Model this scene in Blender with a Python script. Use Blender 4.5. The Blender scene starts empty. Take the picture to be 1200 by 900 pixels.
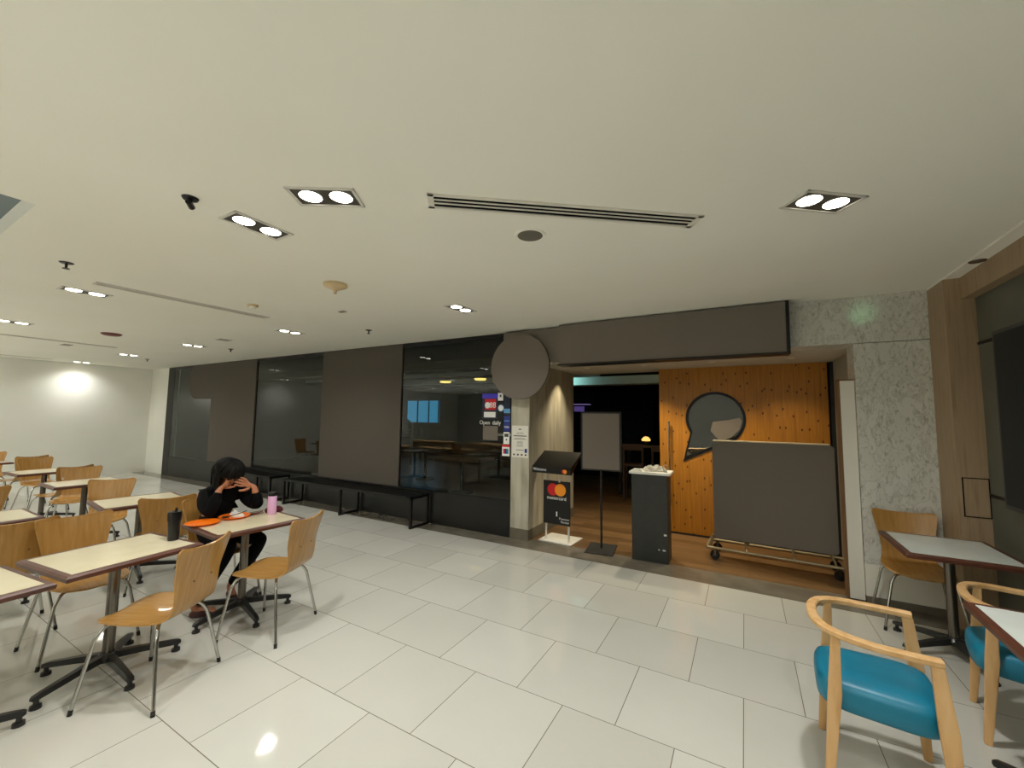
import bpy, bmesh, math, random
from mathutils import Vector, Matrix, Euler
random.seed(7)
SC = bpy.context.scene
COL = SC.collection
PI = math.pi

# ------------------------------------------------------------------ materials
def lin(c):
    c = c / 255.0
    return c / 12.92 if c <= .04045 else ((c + .055) / 1.055) ** 2.4
def rgb(r, g, b): return (lin(r), lin(g), lin(b), 1)
MATS = {}
def mat(name, col, rough=.5, metal=0., spec=.5, emit=None, es=1., coat=0.):
    m = bpy.data.materials.new(name); m.use_nodes = True
    b = m.node_tree.nodes['Principled BSDF']
    b.inputs['Base Color'].default_value = rgb(*col)
    b.inputs['Roughness'].default_value = rough
    b.inputs['Metallic'].default_value = metal
    b.inputs['Specular IOR Level'].default_value = spec
    b.inputs['Coat Weight'].default_value = coat
    if emit:
        b.inputs['Emission Color'].default_value = rgb(*emit)
        b.inputs['Emission Strength'].default_value = es
    MATS[name] = m
    return m
def nodes(m):
    t = m.node_tree
    return t, t.nodes, t.links, t.nodes['Principled BSDF']
def coords(m, scale=(1, 1, 1), kind='Object', loc=(0, 0, 0)):
    t, N, L, b = nodes(m)
    tc = N.new('ShaderNodeTexCoord'); mp = N.new('ShaderNodeMapping')
    mp.inputs['Scale'].default_value = scale
    mp.inputs['Location'].default_value = loc
    L.new(tc.outputs[kind], mp.inputs['Vector'])
    return mp.outputs['Vector']
def mottled(name, cols, scale, rough=.5, detail=4, stretch=(1, 1, 1), spec=.5, bump=0., metal=0., pos=None, distortion=0., coat=0.):
    """noise -> colour ramp surface"""
    m = mat(name, cols[0], rough, metal, spec, coat=coat)
    t, N, L, b = nodes(m)
    v = coords(m, stretch)
    n = N.new('ShaderNodeTexNoise'); n.inputs['Scale'].default_value = scale
    n.inputs['Detail'].default_value = detail; n.inputs['Distortion'].default_value = distortion
    L.new(v, n.inputs['Vector'])
    r = N.new('ShaderNodeValToRGB')
    e = r.color_ramp.elements
    k = len(cols)
    pos = pos or [.3 + .4 * i / (k - 1) for i in range(k)]
    e[0].position = pos[0]; e[0].color = rgb(*cols[0])
    e[1].position = pos[-1]; e[1].color = rgb(*cols[-1])
    for i in range(1, k - 1):
        x = e.new(pos[i]); x.color = rgb(*cols[i])
    L.new(n.outputs['Fac'], r.inputs['Fac']); L.new(r.outputs['Color'], b.inputs['Base Color'])
    if bump:
        bp = N.new('ShaderNodeBump'); bp.inputs['Strength'].default_value = bump; bp.inputs['Distance'].default_value = .01
        L.new(n.outputs['Fac'], bp.inputs['Height']); L.new(bp.outputs['Normal'], b.inputs['Normal'])
    return m

M_ceil = mottled('ceiling_paint', [(236, 235, 224), (240, 239, 230)], .8, .9, 2, spec=.2)
M_wall = mottled('wall_paint', [(232, 232, 224), (238, 238, 232)], 1.2, .8, 3, spec=.2)
M_backwall = mat('back_wall_paint', (205, 203, 196), .8, spec=.2)
M_stone = mottled('grey_stone_strip', [(104, 98, 86), (124, 117, 104)], 5, .12, 6)
M_black = mat('black_metal', (10, 10, 10), .38, spec=.35)
M_blackmat = mat('black_matt', (22, 22, 22), .6)
M_plinth = mottled('dark_plinth', [(12, 13, 13), (17, 18, 18)], 3, .35, 3)
M_taupe = mat('taupe_panel', (118, 111, 103), .8, spec=.1)
M_poster = mat('taupe_poster', (93, 87, 81), .8, spec=.1)
M_steel = mat('chrome', (190, 190, 186), .17, 1.)
M_dsteel = mat('dark_polished_steel', (112, 106, 98), .22, 1.)
M_grey = mat('dark_grey_casting', (48, 48, 47), .3, .3)
M_white = mat('white_paint', (224, 222, 212), .55)
M_lam = mottled('cream_laminate', [(220, 209, 176), (226, 216, 186)], 6, .16, 3)
M_lam2 = mottled('white_laminate', [(214, 221, 214), (222, 228, 221)], 6, .2, 3)
M_edge = mottled('brown_table_edge', [(76, 42, 28), (96, 54, 37)], 5, .42, 4, stretch=(6, 1, 6))
M_ply = mottled('golden_plywood', [(164, 121, 62), (174, 130, 69), (181, 138, 78)], 5, .26, 5, stretch=(1, 9, 1), coat=.25)
M_beech = mottled('pale_beech', [(196, 152, 98), (212, 170, 116), (220, 182, 132)], 7, .35, 5, stretch=(3, 3, .6))
M_teal = mottled('teal_vinyl', [(4, 112, 142), (6, 120, 150)], 9, .42, 3, bump=.06)
M_veneer = mottled('light_wood_veneer', [(138, 116, 90), (158, 136, 108), (148, 126, 98)], 6, .5, 6, stretch=(6, 6, .35))
M_greywall = mottled('grey_stone_wall', [(82, 83, 75), (98, 98, 89)], 2.2, .45, 5)
M_concrete = mottled('beige_streaked_plaster', [(150, 145, 129), (176, 171, 154), (190, 186, 170)], 3.2, .8, 6, stretch=(3, 3, .5), bump=.1)
M_tray = mat('white_tray', (220, 220, 214), .4)
M_orange = mat('orange_plastic', (255, 122, 14), .35)
M_pink = mat('lilac_enamel', (226, 176, 220), .35)
M_blackpl = mat('black_plastic', (14, 14, 15), .3)
M_maroon = mottled('maroon_cloth', [(74, 14, 26), (92, 22, 34)], 30, .8, 3)
M_skin = mottled('skin', [(176, 116, 84), (190, 128, 94)], 12, .5, 3)
M_hair = mottled('dark_brown_hair', [(6, 5, 4), (15, 11, 9)], 30, .6, 4, stretch=(4, 4, .5), spec=.2)
M_cloth = mottled('black_cloth', [(4, 5, 7), (9, 9, 12)], 18, .9, 4, spec=.15)
M_shoe = mat('maroon_leather', (62, 24, 22), .5)
M_paper = mat('white_paper', (226, 224, 214), .7)
M_ink = mat('grey_ink', (70, 70, 72), .7)
M_rice = mottled('rice', [(232, 224, 208), (246, 240, 228)], 60, .6, 3, bump=.3)
M_food = mottled('brown_food', [(88, 48, 24), (140, 78, 34)], 40, .5, 3)
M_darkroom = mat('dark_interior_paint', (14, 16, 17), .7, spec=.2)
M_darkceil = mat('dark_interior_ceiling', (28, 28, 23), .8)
M_bulkhead = mat('pale_bulkhead', (200, 210, 204), .6)
M_red = mat('red_print', (206, 24, 34), .5)
M_orangeprint = mat('orange_print', (246, 150, 24), .5)
M_bluep = mat('blue_print', (22, 44, 132), .4)
M_skyp = mat('pale_blue_print', (96, 156, 206), .4)
M_navy = mat('navy_print', (20, 32, 60), .4)
M_purple = mat('violet_print', (62, 52, 200), .4)
M_whitep = mat('white_print', (236, 236, 236), .5)
M_teald = mat('teal_print', (20, 130, 140), .4)
M_frame = mat('silver_frame', (214, 212, 204), .4, .1)
M_house = mat('dark_housing', (70, 66, 58), .5, .2)
M_lamp = mat('lamp_face', (255, 248, 230), .5, emit=(255, 246, 224), es=14)
M_lampw = mat('warm_lamp_face', (255, 236, 200), .5, emit=(255, 226, 170), es=10)
M_slot = mat('vent_slot', (14, 14, 13), .9, spec=.1)
M_ventmetal = mat('vent_metal', (222, 219, 208), .5)
M_mesh = mottled('speaker_mesh', [(92, 88, 78), (112, 108, 96)], 300, .7, 2)
M_tv = mat('tv_screen', (4, 7, 12), .3, spec=.12)
M_beige = mat('beige_plastic', (206, 184, 144), .5)
M_redpl = mat('dark_red_plastic', (96, 22, 18), .5)

def plank_floor():
    m = mat('brown_plank_floor', (110, 70, 36), .3)
    t, N, L, b = nodes(m)
    v = coords(m)
    br = N.new('ShaderNodeTexBrick')
    br.inputs['Scale'].default_value = 1; br.inputs['Brick Width'].default_value = 1.1
    br.inputs['Row Height'].default_value = .13; br.inputs['Mortar Size'].default_value = .002
    br.inputs['Color1'].default_value = rgb(134, 104, 70); br.inputs['Color2'].default_value = rgb(108, 82, 52)
    br.inputs['Mortar'].default_value = rgb(58, 38, 22); br.offset = .37
    L.new(v, br.inputs['Vector'])
    v2 = coords(m, (1, 14, 1))
    n = N.new('ShaderNodeTexNoise'); n.inputs['Scale'].default_value = 3; n.inputs['Detail'].default_value = 5
    L.new(v2, n.inputs['Vector'])
    r = N.new('ShaderNodeValToRGB'); r.color_ramp.elements[0].color = (.55, .55, .55, 1); r.color_ramp.elements[1].color = (1.15, 1.15, 1.15, 1)
    L.new(n.outputs['Fac'], r.inputs['Fac'])
    mx = N.new('ShaderNodeMix'); mx.data_type = 'RGBA'; mx.blend_type = 'MULTIPLY'; mx.inputs['Factor'].default_value = 1
    L.new(br.outputs['Color'], mx.inputs['A']); L.new(r.outputs['Color'], mx.inputs['B'])
    L.new(mx.outputs['Result'], b.inputs['Base Color'])
    return m
M_plank = plank_floor()

def tile_floor():
    m = mat('polished_cream_tiles', (190, 186, 170), .05)
    t, N, L, b = nodes(m)
    v = coords(m, loc=(.65 + .6 * 40, -1.703 + .6 * 40, 0))
    br = N.new('ShaderNodeTexBrick')
    br.inputs['Scale'].default_value = 1; br.inputs['Brick Width'].default_value = .6
    br.inputs['Row Height'].default_value = .6; br.inputs['Mortar Size'].default_value = .0022
    br.inputs['Mortar Smooth'].default_value = .1
    br.inputs['Color1'].default_value = rgb(196, 195, 187); br.inputs['Color2'].default_value = rgb(206, 206, 199)
    br.inputs['Mortar'].default_value = rgb(112, 104, 88); br.offset = .5; br.offset_frequency = 2
    L.new(v, br.inputs['Vector'])
    v2 = coords(m)
    n = N.new('ShaderNodeTexNoise'); n.inputs['Scale'].default_value = 1.6; n.inputs['Detail'].default_value = 5
    L.new(v2, n.inputs['Vector'])
    r = N.new('ShaderNodeValToRGB'); r.color_ramp.elements[0].color = (.9, .9, .88, 1); r.color_ramp.elements[1].color = (1.04, 1.04, 1.04, 1)
    L.new(n.outputs['Fac'], r.inputs['Fac'])
    mx = N.new('ShaderNodeMix'); mx.data_type = 'RGBA'; mx.blend_type = 'MULTIPLY'; mx.inputs['Factor'].default_value = 1
    L.new(br.outputs['Color'], mx.inputs['A']); L.new(r.outputs['Color'], mx.inputs['B'])
    L.new(mx.outputs['Result'], b.inputs['Base Color'])
    return m
M_tile = tile_floor()

def marble():
    m = mat('grey_veined_marble', (180, 180, 170), .3)
    t, N, L, b = nodes(m)
    v = coords(m, (2, 1, 1))
    v.node.inputs['Rotation'].default_value = (0, .75, 0)
    n1 = N.new('ShaderNodeTexNoise'); n1.inputs['Scale'].default_value = 5.5; n1.inputs['Detail'].default_value = 9; n1.inputs['Distortion'].default_value = 1.2
    L.new(v, n1.inputs['Vector'])
    r1 = N.new('ShaderNodeValToRGB'); e = r1.color_ramp.elements
    e[0].position = .46; e[0].color = rgb(204, 204, 197); e[1].position = .54; e[1].color = rgb(208, 208, 202)
    x = e.new(.5); x.color = rgb(184, 184, 177)
    L.new(n1.outputs['Fac'], r1.inputs['Fac'])
    n2 = N.new('ShaderNodeTexNoise'); n2.inputs['Scale'].default_value = 22; n2.inputs['Detail'].default_value = 7; n2.inputs['Distortion'].default_value = .8
    L.new(v, n2.inputs['Vector'])
    r2 = N.new('ShaderNodeValToRGB'); e = r2.color_ramp.elements
    e[0].position = .32; e[0].color = (.62, .62, .60, 1); e[1].position = .45; e[1].color = (1, 1, 1, 1)
    L.new(n2.outputs['Fac'], r2.inputs['Fac'])
    mx = N.new('ShaderNodeMix'); mx.data_type = 'RGBA'; mx.blend_type = 'MULTIPLY'; mx.inputs['Factor'].default_value = 1
    L.new(r1.outputs['Color'], mx.inputs['A']); L.new(r2.outputs['Color'], mx.inputs['B'])
    L.new(mx.outputs['Result'], b.inputs['Base Color'])
    return m
M_marble = marble()

def pine():
    m = mat('knotty_pine_planks', (190, 120, 40), .4)
    t, N, L, b = nodes(m)
    v = coords(m, (9, 9, .5))
    n = N.new('ShaderNodeTexNoise'); n.inputs['Scale'].default_value = 4; n.inputs['Detail'].default_value = 6; n.inputs['Distortion'].default_value = .4
    L.new(v, n.inputs['Vector'])
    r = N.new('ShaderNodeValToRGB'); e = r.color_ramp.elements
    e[0].position = .3; e[0].color = rgb(158, 100, 20); e[1].position = .7; e[1].color = rgb(182, 122, 32)
    L.new(n.outputs['Fac'], r.inputs['Fac'])
    vo = N.new('ShaderNodeTexVoronoi'); vo.inputs['Scale'].default_value = 1; vo.inputs['Randomness'].default_value = 1
    vo.voronoi_dimensions = '2D'
    kv = coords(m, (8, 8, 4.5)); sx = N.new('ShaderNodeSeparateXYZ'); cx = N.new('ShaderNodeCombineXYZ')
    L.new(kv, sx.inputs[0]); L.new(sx.outputs['X'], cx.inputs['X']); L.new(sx.outputs['Z'], cx.inputs['Y']); L.new(cx.outputs[0], vo.inputs['Vector'])
    r2 = N.new('ShaderNodeValToRGB'); e = r2.color_ramp.elements
    e[0].position = .05; e[0].color = rgb(96, 50, 20); e[1].position = .10; e[1].color = (1, 1, 1, 1)
    L.new(vo.outputs['Distance'], r2.inputs['Fac'])
    mx = N.new('ShaderNodeMix'); mx.data_type = 'RGBA'; mx.blend_type = 'MULTIPLY'; mx.inputs['Factor'].default_value = .9
    L.new(r.outputs['Color'], mx.inputs['A']); L.new(r2.outputs['Color'], mx.inputs['B'])
    mu = N.new('ShaderNodeMath'); mu.operation = 'MULTIPLY_ADD'; mu.inputs[1].default_value = 1 / .14; mu.inputs[2].default_value = 20.3
    s2 = N.new('ShaderNodeSeparateXYZ'); L.new(coords(m), s2.inputs[0]); L.new(s2.outputs['X'], mu.inputs[0])
    fr = N.new('ShaderNodeMath'); fr.operation = 'FRACT'; L.new(mu.outputs[0], fr.inputs[0])
    lt = N.new('ShaderNodeMath'); lt.operation = 'LESS_THAN'; lt.inputs[1].default_value = .022; L.new(fr.outputs[0], lt.inputs[0])
    m2 = N.new('ShaderNodeMix'); m2.data_type = 'RGBA'; m2.blend_type = 'MULTIPLY'
    L.new(lt.outputs[0], m2.inputs['Factor']); L.new(mx.outputs['Result'], m2.inputs['A']); m2.inputs['B'].default_value = (.6, .55, .5, 1)
    L.new(m2.outputs['Result'], b.inputs['Base Color'])
    return m
M_pine = pine()

def glass(name, f0=.04, tint=(.82, .86, .86, 1)):
    """thin pane: see-through with Fresnel mirror (same from both faces)"""
    m = bpy.data.materials.new(name); m.use_nodes = True
    t = m.node_tree; N = t.nodes; L = t.links
    N.remove(N['Principled BSDF'])
    lw = N.new('ShaderNodeLayerWeight'); lw.inputs['Blend'].default_value = .5
    p = N.new('ShaderNodeMath'); p.operation = 'POWER'; p.inputs[1].default_value = 5
    L.new(lw.outputs['Facing'], p.inputs[0])
    ma = N.new('ShaderNodeMath'); ma.operation = 'MULTIPLY_ADD'; ma.inputs[1].default_value = 1 - f0; ma.inputs[2].default_value = f0
    L.new(p.outputs[0], ma.inputs[0])
    tr = N.new('ShaderNodeBsdfTransparent'); tr.inputs['Color'].default_value = tint
    gl = N.new('ShaderNodeBsdfGlossy'); gl.inputs['Roughness'].default_value = .015
    mx = N.new('ShaderNodeMixShader'); L.new(ma.outputs[0], mx.inputs['Fac']); L.new(tr.outputs[0], mx.inputs[1]); L.new(gl.outputs[0], mx.inputs[2])
    L.new(mx.outputs[0], N['Material Output'].inputs['Surface'])
    return m
M_glass = glass('window_glass', .032)
M_bglass = glass('bubble_glass', .13, (.45, .5, .5, 1))

# ------------------------------------------------------------------ mesh helpers
class MB:
    def __init__(s): s.bm = bmesh.new()
    def box(s, x0, y0, z0, x1, y1, z1, bev=0., M=None, seg=2):
        r = bmesh.ops.create_cube(s.bm, size=1)
        vs = r['verts']
        for v in vs:
            v.co = Vector((x0 + (v.co.x + .5) * (x1 - x0), y0 + (v.co.y + .5) * (y1 - y0), z0 + (v.co.z + .5) * (z1 - z0)))
        if M:
            for v in vs: v.co = M @ v.co
        if bev:
            es = list({e for v in vs for e in v.link_edges})
            bmesh.ops.bevel(s.bm, geom=es, offset=bev, segments=seg, affect='EDGES', profile=.5)
        return s
    def loft(s, rings, closed=True, caps=True):
        """rings: list of equal-length point lists"""
        R = [[s.bm.verts.new(p) for p in r] for r in rings]
        n = len(R[0])
        for a, b in zip(R, R[1:]):
            for i in range(n if closed else n - 1):
                j = (i + 1) % n
                s.bm.faces.new((a[i], a[j], b[j], b[i]))
        if caps and closed:
            s.bm.faces.new(list(reversed(R[0]))); s.bm.faces.new(R[-1])
        return s
    def tube(s, pts, r, n=10, smooth=0):
        pts = [Vector(p) for p in pts]
        for _ in range(smooth):
            q = [pts[0]]
            for a, b in zip(pts, pts[1:]): q += [a * .75 + b * .25, a * .25 + b * .75]
            q.append(pts[-1]); pts = q
        rr = r if isinstance(r, (list, tuple)) else [r] * len(pts)
        if len(rr) != len(pts):
            rr = [rr[0] + (rr[-1] - rr[0]) * i / (len(pts) - 1) for i in range(len(pts))]
        rings = []; ref = None
        for i, p in enumerate(pts):
            d = (pts[min(i + 1, len(pts) - 1)] - pts[max(i - 1, 0)]).normalized()
            if ref is None:
                ref = Vector((0, 0, 1)) if abs(d.z) < .9 else Vector((1, 0, 0))
            u = d.cross(ref).normalized(); w = u.cross(d).normalized(); ref = w
            rings.append([p + (u * math.cos(a) + w * math.sin(a)) * rr[i] for a in [2 * PI * k / n for k in range(n)]])
        return s.loft(rings)
    def cyl(s, c, r, h, n=24, r2=None, axis='z'):
        r2 = r if r2 is None else r2
        rings = []
        for q, z in ((r, 0), (r2, h)):
            ring = []
            for k in range(n):
                a = 2 * PI * k / n
                p = (q * math.cos(a), q * math.sin(a), z)
                if axis == 'y': p = (p[0], z, p[1]) ; p = (p[0], p[1], -p[2])
                if axis == 'x': p = (z, p[0], p[1])
                ring.append((c[0] + p[0], c[1] + p[1], c[2] + p[2]))
            rings.append(ring)
        return s.loft(rings)
    def lathe(s, prof, c=(0, 0, 0), n=28):
        rings = []
        for r, z in prof:
            rings.append([(c[0] + max(r, .0004) * math.cos(2 * PI * k / n), c[1] + max(r, .0004) * math.sin(2 * PI * k / n), c[2] + z) for k in range(n)])
        return s.loft(rings)
    def prism(s, poly, y0, y1):
        """polygon in x-z extruded along y"""
        return s.loft([[(x, y0, z) for x, z in poly], [(x, y1, z) for x, z in poly]])
    def prismz(s, poly, z0, z1):
        return s.loft([[(x, y, z0) for x, y in poly], [(x, y, z1) for x, y in poly]])
    def build(s, name, m=None, parent=None, smooth=None, loc=None, rot=None, bevel=0):
        bmesh.ops.recalc_face_normals(s.bm, faces=s.bm.faces[:])
        me = bpy.data.meshes.new(name)
        if smooth is not None:
            for f in s.bm.faces: f.smooth = True
            lim = math.radians(smooth)
            for e in s.bm.edges:
                if len(e.link_faces) == 2 and e.calc_face_angle(0) > lim: e.smooth = False
        s.bm.to_mesh(me); s.bm.free()
        o = bpy.data.objects.new(name, me); COL.objects.link(o)
        if m: me.materials.append(m)
        if parent: o.parent = parent
        if loc: o.location = loc
        if rot: o.rotation_euler = rot
        return o

def tag(o, label=None, cat=None, group=None, kind=None):
    if label: o['label'] = label
    if cat: o['category'] = cat
    if group: o['group'] = group
    if kind: o['kind'] = kind
    return o
def empty(name, loc=(0, 0, 0), rz=0., label=None, cat=None, group=None, kind=None):
    o = bpy.data.objects.new(name, None); COL.objects.link(o); o.empty_display_size = .1
    o.location = loc; o.rotation_euler = (0, 0, rz)
    return tag(o, label, cat, group, kind)
def struct(o, label=None):
    o['kind'] = 'structure'
    return o
def copy_tree(o, parent=None):
    c = o.copy(); COL.objects.link(c)
    if parent: c.parent = parent
    for ch in o.children: copy_tree(ch, c)
    return c
def text(name, body, size, m, parent, loc, rot, ext=.0008, align='CENTER'):
    cu = bpy.data.curves.new(name, 'FONT'); cu.body = body; cu.size = size; cu.extrude = ext
    cu.align_x = align; cu.align_y = 'CENTER'
    tmp = bpy.data.objects.new(name + '_curve', cu); COL.objects.link(tmp)
    bpy.context.view_layer.update()
    me = bpy.data.meshes.new_from_object(tmp.evaluated_get(bpy.context.evaluated_depsgraph_get()))
    bpy.data.objects.remove(tmp); bpy.data.curves.remove(cu)
    o = bpy.data.objects.new(name, me); COL.objects.link(o)
    me.materials.clear(); me.materials.append(m)
    o.parent = parent; o.location = loc; o.rotation_euler = rot
    return o
FACE = (PI / 2, 0, 0)      # lettering that reads from -Y

# ------------------------------------------------------------------ room shell
CH, YS = 2.82, 4.94
struct(MB().box(-15.2, -9.2, -.12, 1.9, 4.64, 0).build('floor', M_tile))
struct(MB().box(-14.6, 4.64, -.12, 1.9, 5.03, 0).build('trim_1', M_stone))
struct(MB().box(-14.6, 5.03, -.12, 4, 14, -.002).build('floor_wood', M_plank))
cb = MB()
HX0, HX1, HY0, HY1, HZ = -6.6, -3.5, -2.6, .61, 2.94
for a in ((-14.6, -9.2, HX0, YS), (HX1, -9.2, 1.45, YS), (HX0, -9.2, HX1, HY0), (HX0, HY1, HX1, YS)):
    cb.box(a[0], a[1], CH, a[2], a[3], CH + .12)
struct(cb.build('ceiling', M_ceil))
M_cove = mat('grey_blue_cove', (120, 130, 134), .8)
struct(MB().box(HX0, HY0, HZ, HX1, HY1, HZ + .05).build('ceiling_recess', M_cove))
rb = MB()
for a in ((HX0 - .04, HY0, HX0, HY1), (HX1, HY0, HX1 + .04, HY1), (HX0, HY1, HX1, HY1 + .04), (HX0, HY0 - .04, HX1, HY0)):
    rb.box(a[0], a[1], CH + .121, a[2], a[3], HZ)
struct(rb.build('trim_2', M_ceil))
struct(MB().box(1.452, -9.2, CH - .012, 1.56, YS, CH + .1).build('ceiling_strip', M_ceil))
struct(MB().box(-14.6, -9.2, 0, -14.42, 5.0, CH).build('wall_left', M_wall))
struct(MB().box(-14.42, 4.94, 0, -13.40, 5.2, CH).build('wall_corner', M_wall))
struct(MB().box(-14.6, -9.35, 0, 1.9, -9.2, CH).build('wall_back', M_backwall))
# right wall with grooves, timber portal
struct(MB().box(1.63, -9.2, 0, 1.8, YS, CH).build('wall_right', M_greywall))
for z in (1.085, 2.262):
    struct(MB().box(1.622, -1.5, z - .011, 1.632, 4.6, z + .011).build('trim_3', M_black))
struct(MB().box(1.45, 4.60, 0, 1.64, YS, CH - .012, bev=.004).build('trim_4', M_veneer))
struct(MB().box(1.55, -9.2, 2.63, 1.64, 4.602, CH - .012).build('trim_5', M_veneer))
struct(MB().box(1.478, 4.595, .903, 1.629, 4.604, 1.207).build('trim_16', M_slot))
h = tag(MB().box(1.485, 4.592, .91, 1.622, 4.603, 1.2, bev=.002).build('access_hatch', M_veneer), 'small square wood veneer access hatch low on the timber pilaster', 'hatch')
# marble front wall right of the entrance
mw = MB()
mw.box(.92, YS, .35, 1.62, YS + .3, 2.368); mw.box(-2.53, YS, 2.374, 1.62, YS + .3, CH)
struct(mw.build('wall_front', M_marble))
struct(MB().box(.92, YS + .003, 0.06, 1.45, YS + .25, .348).build('baseboard_front', M_white))
struct(MB().box(.92, YS - .004, 0, 1.45, YS + .2, .06).build('trim_6', M_stone))
# entrance recess: soffit, side wall, pillar
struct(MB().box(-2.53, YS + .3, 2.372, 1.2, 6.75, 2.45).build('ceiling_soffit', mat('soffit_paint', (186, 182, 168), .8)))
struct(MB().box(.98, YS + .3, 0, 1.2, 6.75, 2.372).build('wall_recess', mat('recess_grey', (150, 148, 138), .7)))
struct(MB().box(-2.81, YS, .14, -2.53, 6.58, CH).build('pillar', M_concrete))
struct(MB().box(-2.812, YS - .003, 0, -2.528, 6.583, .14).build('baseboard_pillar', mottled('dark_plaster', [(98, 92, 78), (112, 106, 90)], 5, .8)))
# restaurant interior shell
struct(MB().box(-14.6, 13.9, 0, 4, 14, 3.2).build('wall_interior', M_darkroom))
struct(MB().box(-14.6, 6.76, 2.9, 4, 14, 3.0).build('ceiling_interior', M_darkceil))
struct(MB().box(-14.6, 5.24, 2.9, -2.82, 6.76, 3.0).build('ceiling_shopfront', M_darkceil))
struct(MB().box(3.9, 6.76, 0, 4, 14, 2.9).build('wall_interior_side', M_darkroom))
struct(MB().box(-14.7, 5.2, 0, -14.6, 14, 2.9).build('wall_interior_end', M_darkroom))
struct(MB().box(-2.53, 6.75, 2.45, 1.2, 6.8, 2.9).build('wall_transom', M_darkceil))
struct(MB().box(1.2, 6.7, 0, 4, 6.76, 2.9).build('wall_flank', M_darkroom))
# coffers of the interior ceiling
struct(MB().box(-14.5, 7.4, 2.72, -2.9, 7.75, 2.9).build('trim_7', mat('olive_beam', (92, 88, 66), .7)))
struct(MB().box(-14.5, 9.6, 2.80, -2.9, 9.7, 2.9).build('trim_8', M_bulkhead))
struct(MB().box(-11.5, 11.4, 2.74, -3.6, 11.5, 2.9).build('trim_9', M_bulkhead))

# storefront glazing
struct(MB().box(-13.40, YS, 0, -13.05, YS + .1, CH).build('trim_10', M_black))
struct(MB().box(-13.05, YS + .002, 0, -2.81, YS + .08, .485).build('baseboard_shopfront', M_plinth))
struct(MB().box(-13.05, YS + .005, 2.76, -2.81, YS + .09, CH).build('trim_11', M_black))
xs = [-13.05, -9.16, -4.89, -2.812]
for i in range(3):
    w = empty('window_%d' % (i + 1), ((xs[i] + xs[i + 1]) / 2, YS + .010, .485), kind='structure')
    hw = (xs[i + 1] - xs[i]) / 2
    pane = MB().box(-hw + .008, -.006, .004, hw - .008, -.005, 2.274).build('pane', M_glass, w)
    fb = MB()
    fb.box(-hw, -.006, 0, -hw + .006, .006, 2.274); fb.box(hw - .006, -.006, 0, hw, .006, 2.274); fb.box(-hw, -.006, 0, hw, .006, .004)
    fb.build('window_frame', M_slot, w)

# ------------------------------------------------------------------ posters, signs
def arc(cx, cz, r, a0, a1, n=28):
    return [(cx + r * math.cos(math.radians(a0 + (a1 - a0) * i / n)), cz + r * math.sin(math.radians(a0 + (a1 - a0) * i / n))) for i in range(n + 1)]
p = [(-11.03, .5), (-9.17, .5), (-9.17, 2.81), (-11.95, 2.81)] + arc(-11.78, 2.40, .43, 115, 270, 20) + [(-11.03, 1.97)]
tag(MB().prism(p, YS - .02, YS + .002).build('window_poster', M_poster), 'blank taupe window poster with a rounded flag, by the white corner of the glass front', 'poster')
tag(MB().box(-6.92, YS - .02, .49, -4.89, YS + .002, 2.81).build('window_poster', M_poster), 'blank taupe rectangular window poster standing above the black bench', 'poster')
sg = empty('fascia_sign', (-.8, 4.8, 2.3), 0, 'long blank taupe fascia sign with black lower edge above the entrance', 'sign')
def local(o, x, y, z): return x - o.location.x, y - o.location.y, z - o.location.z
b0 = MB()
def lbox(mb, o, x0, y0, z0, x1, y1, z1, bev=0):
    a = local(o, x0, y0, z0); b = local(o, x1, y1, z1)
    return mb.box(*a, *b, bev)
lbox(MB(), sg, -2.02, 4.755, 2.305, .38, 4.935, 2.805).build('sign_face', M_taupe, sg)
lbox(MB(), sg, -2.9, 4.85, 2.36, -2.022, 4.936, 2.80).build('sign_backing', M_taupe, sg)
fr = MB()
lbox(fr, sg, -2.04, 4.745, 2.285, .41, 4.935, 2.305); lbox(fr, sg, .38, 4.745, 2.305, .41, 4.935, 2.81)
fr.build('sign_frame', M_black, sg)
tag(MB().cyl((-2.62, 4.79, 2.31), .44, .05, 64, axis='y').build('round_sign', M_taupe), 'blank round taupe disc sign overhanging the top of the plaster pillar', 'sign')

# window stickers near the pillar
yk = YS + .0045
def sticker(name, x0, z0, x1, z1, m, label, parts=(), cat='sticker', group=None):
    o = empty(name, ((x0 + x1) / 2, yk, (z0 + z1) / 2), 0, label, cat, group)
    w, hh = (x1 - x0) / 2, (z1 - z0) / 2
    MB().box(-w, -.002, -hh, w, -.0005, hh).build('sheet', m, o)
    for kind, arg in parts:
        if kind == 'box':
            n, a, mm = arg; MB().box(a[0] * w, -.0032, a[1] * hh, a[2] * w, -.002, a[3] * hh).build(n, mm, o)
        elif kind == 'disc':
            n, a, mm = arg; MB().cyl((a[0] * w, -.0034, a[1] * hh), a[2], .0012, 32, axis='y').build(n, mm, o)
        else:
            n, body, sz, a, mm = arg; text(n, body, sz, mm, o, (a[0] * w, -.004, a[1] * hh), FACE)
    return o
sticker('window_poster', -3.30, 1.60, -3.04, 1.96, M_navy, 'dark poster with violet header and red panel above the Open daily lettering', [
    ('box', ('header', (-1, .62, 1, 1), M_purple)), ('box', ('red_panel', (-.62, -.28, .8, .58), M_red)),
    ('disc', ('white_disc', (-.3, .08, .045), M_whitep)), ('text', ('lettering', '88', .11, (.38, .08), M_whitep)),
    ('box', ('white_pill', (-.75, -.88, .75, -.45), M_whitep))], cat='poster')
od = empty('window_lettering', (-3.15, yk - .006, 1.545), 0, 'white Open daily lettering stuck on the glass beside the pillar', 'lettering')
text('word', 'Open', .078, M_whitep, od, (-.1, 0, 0), FACE); text('word', 'daily', .078, M_whitep, od, (.1, 0, 0), FACE)
sticker('window_notice', -3.28, 1.30, -3.03, 1.50, M_taupe, 'small blank taupe notice on the glass directly below the white lettering', cat='notice')
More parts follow.
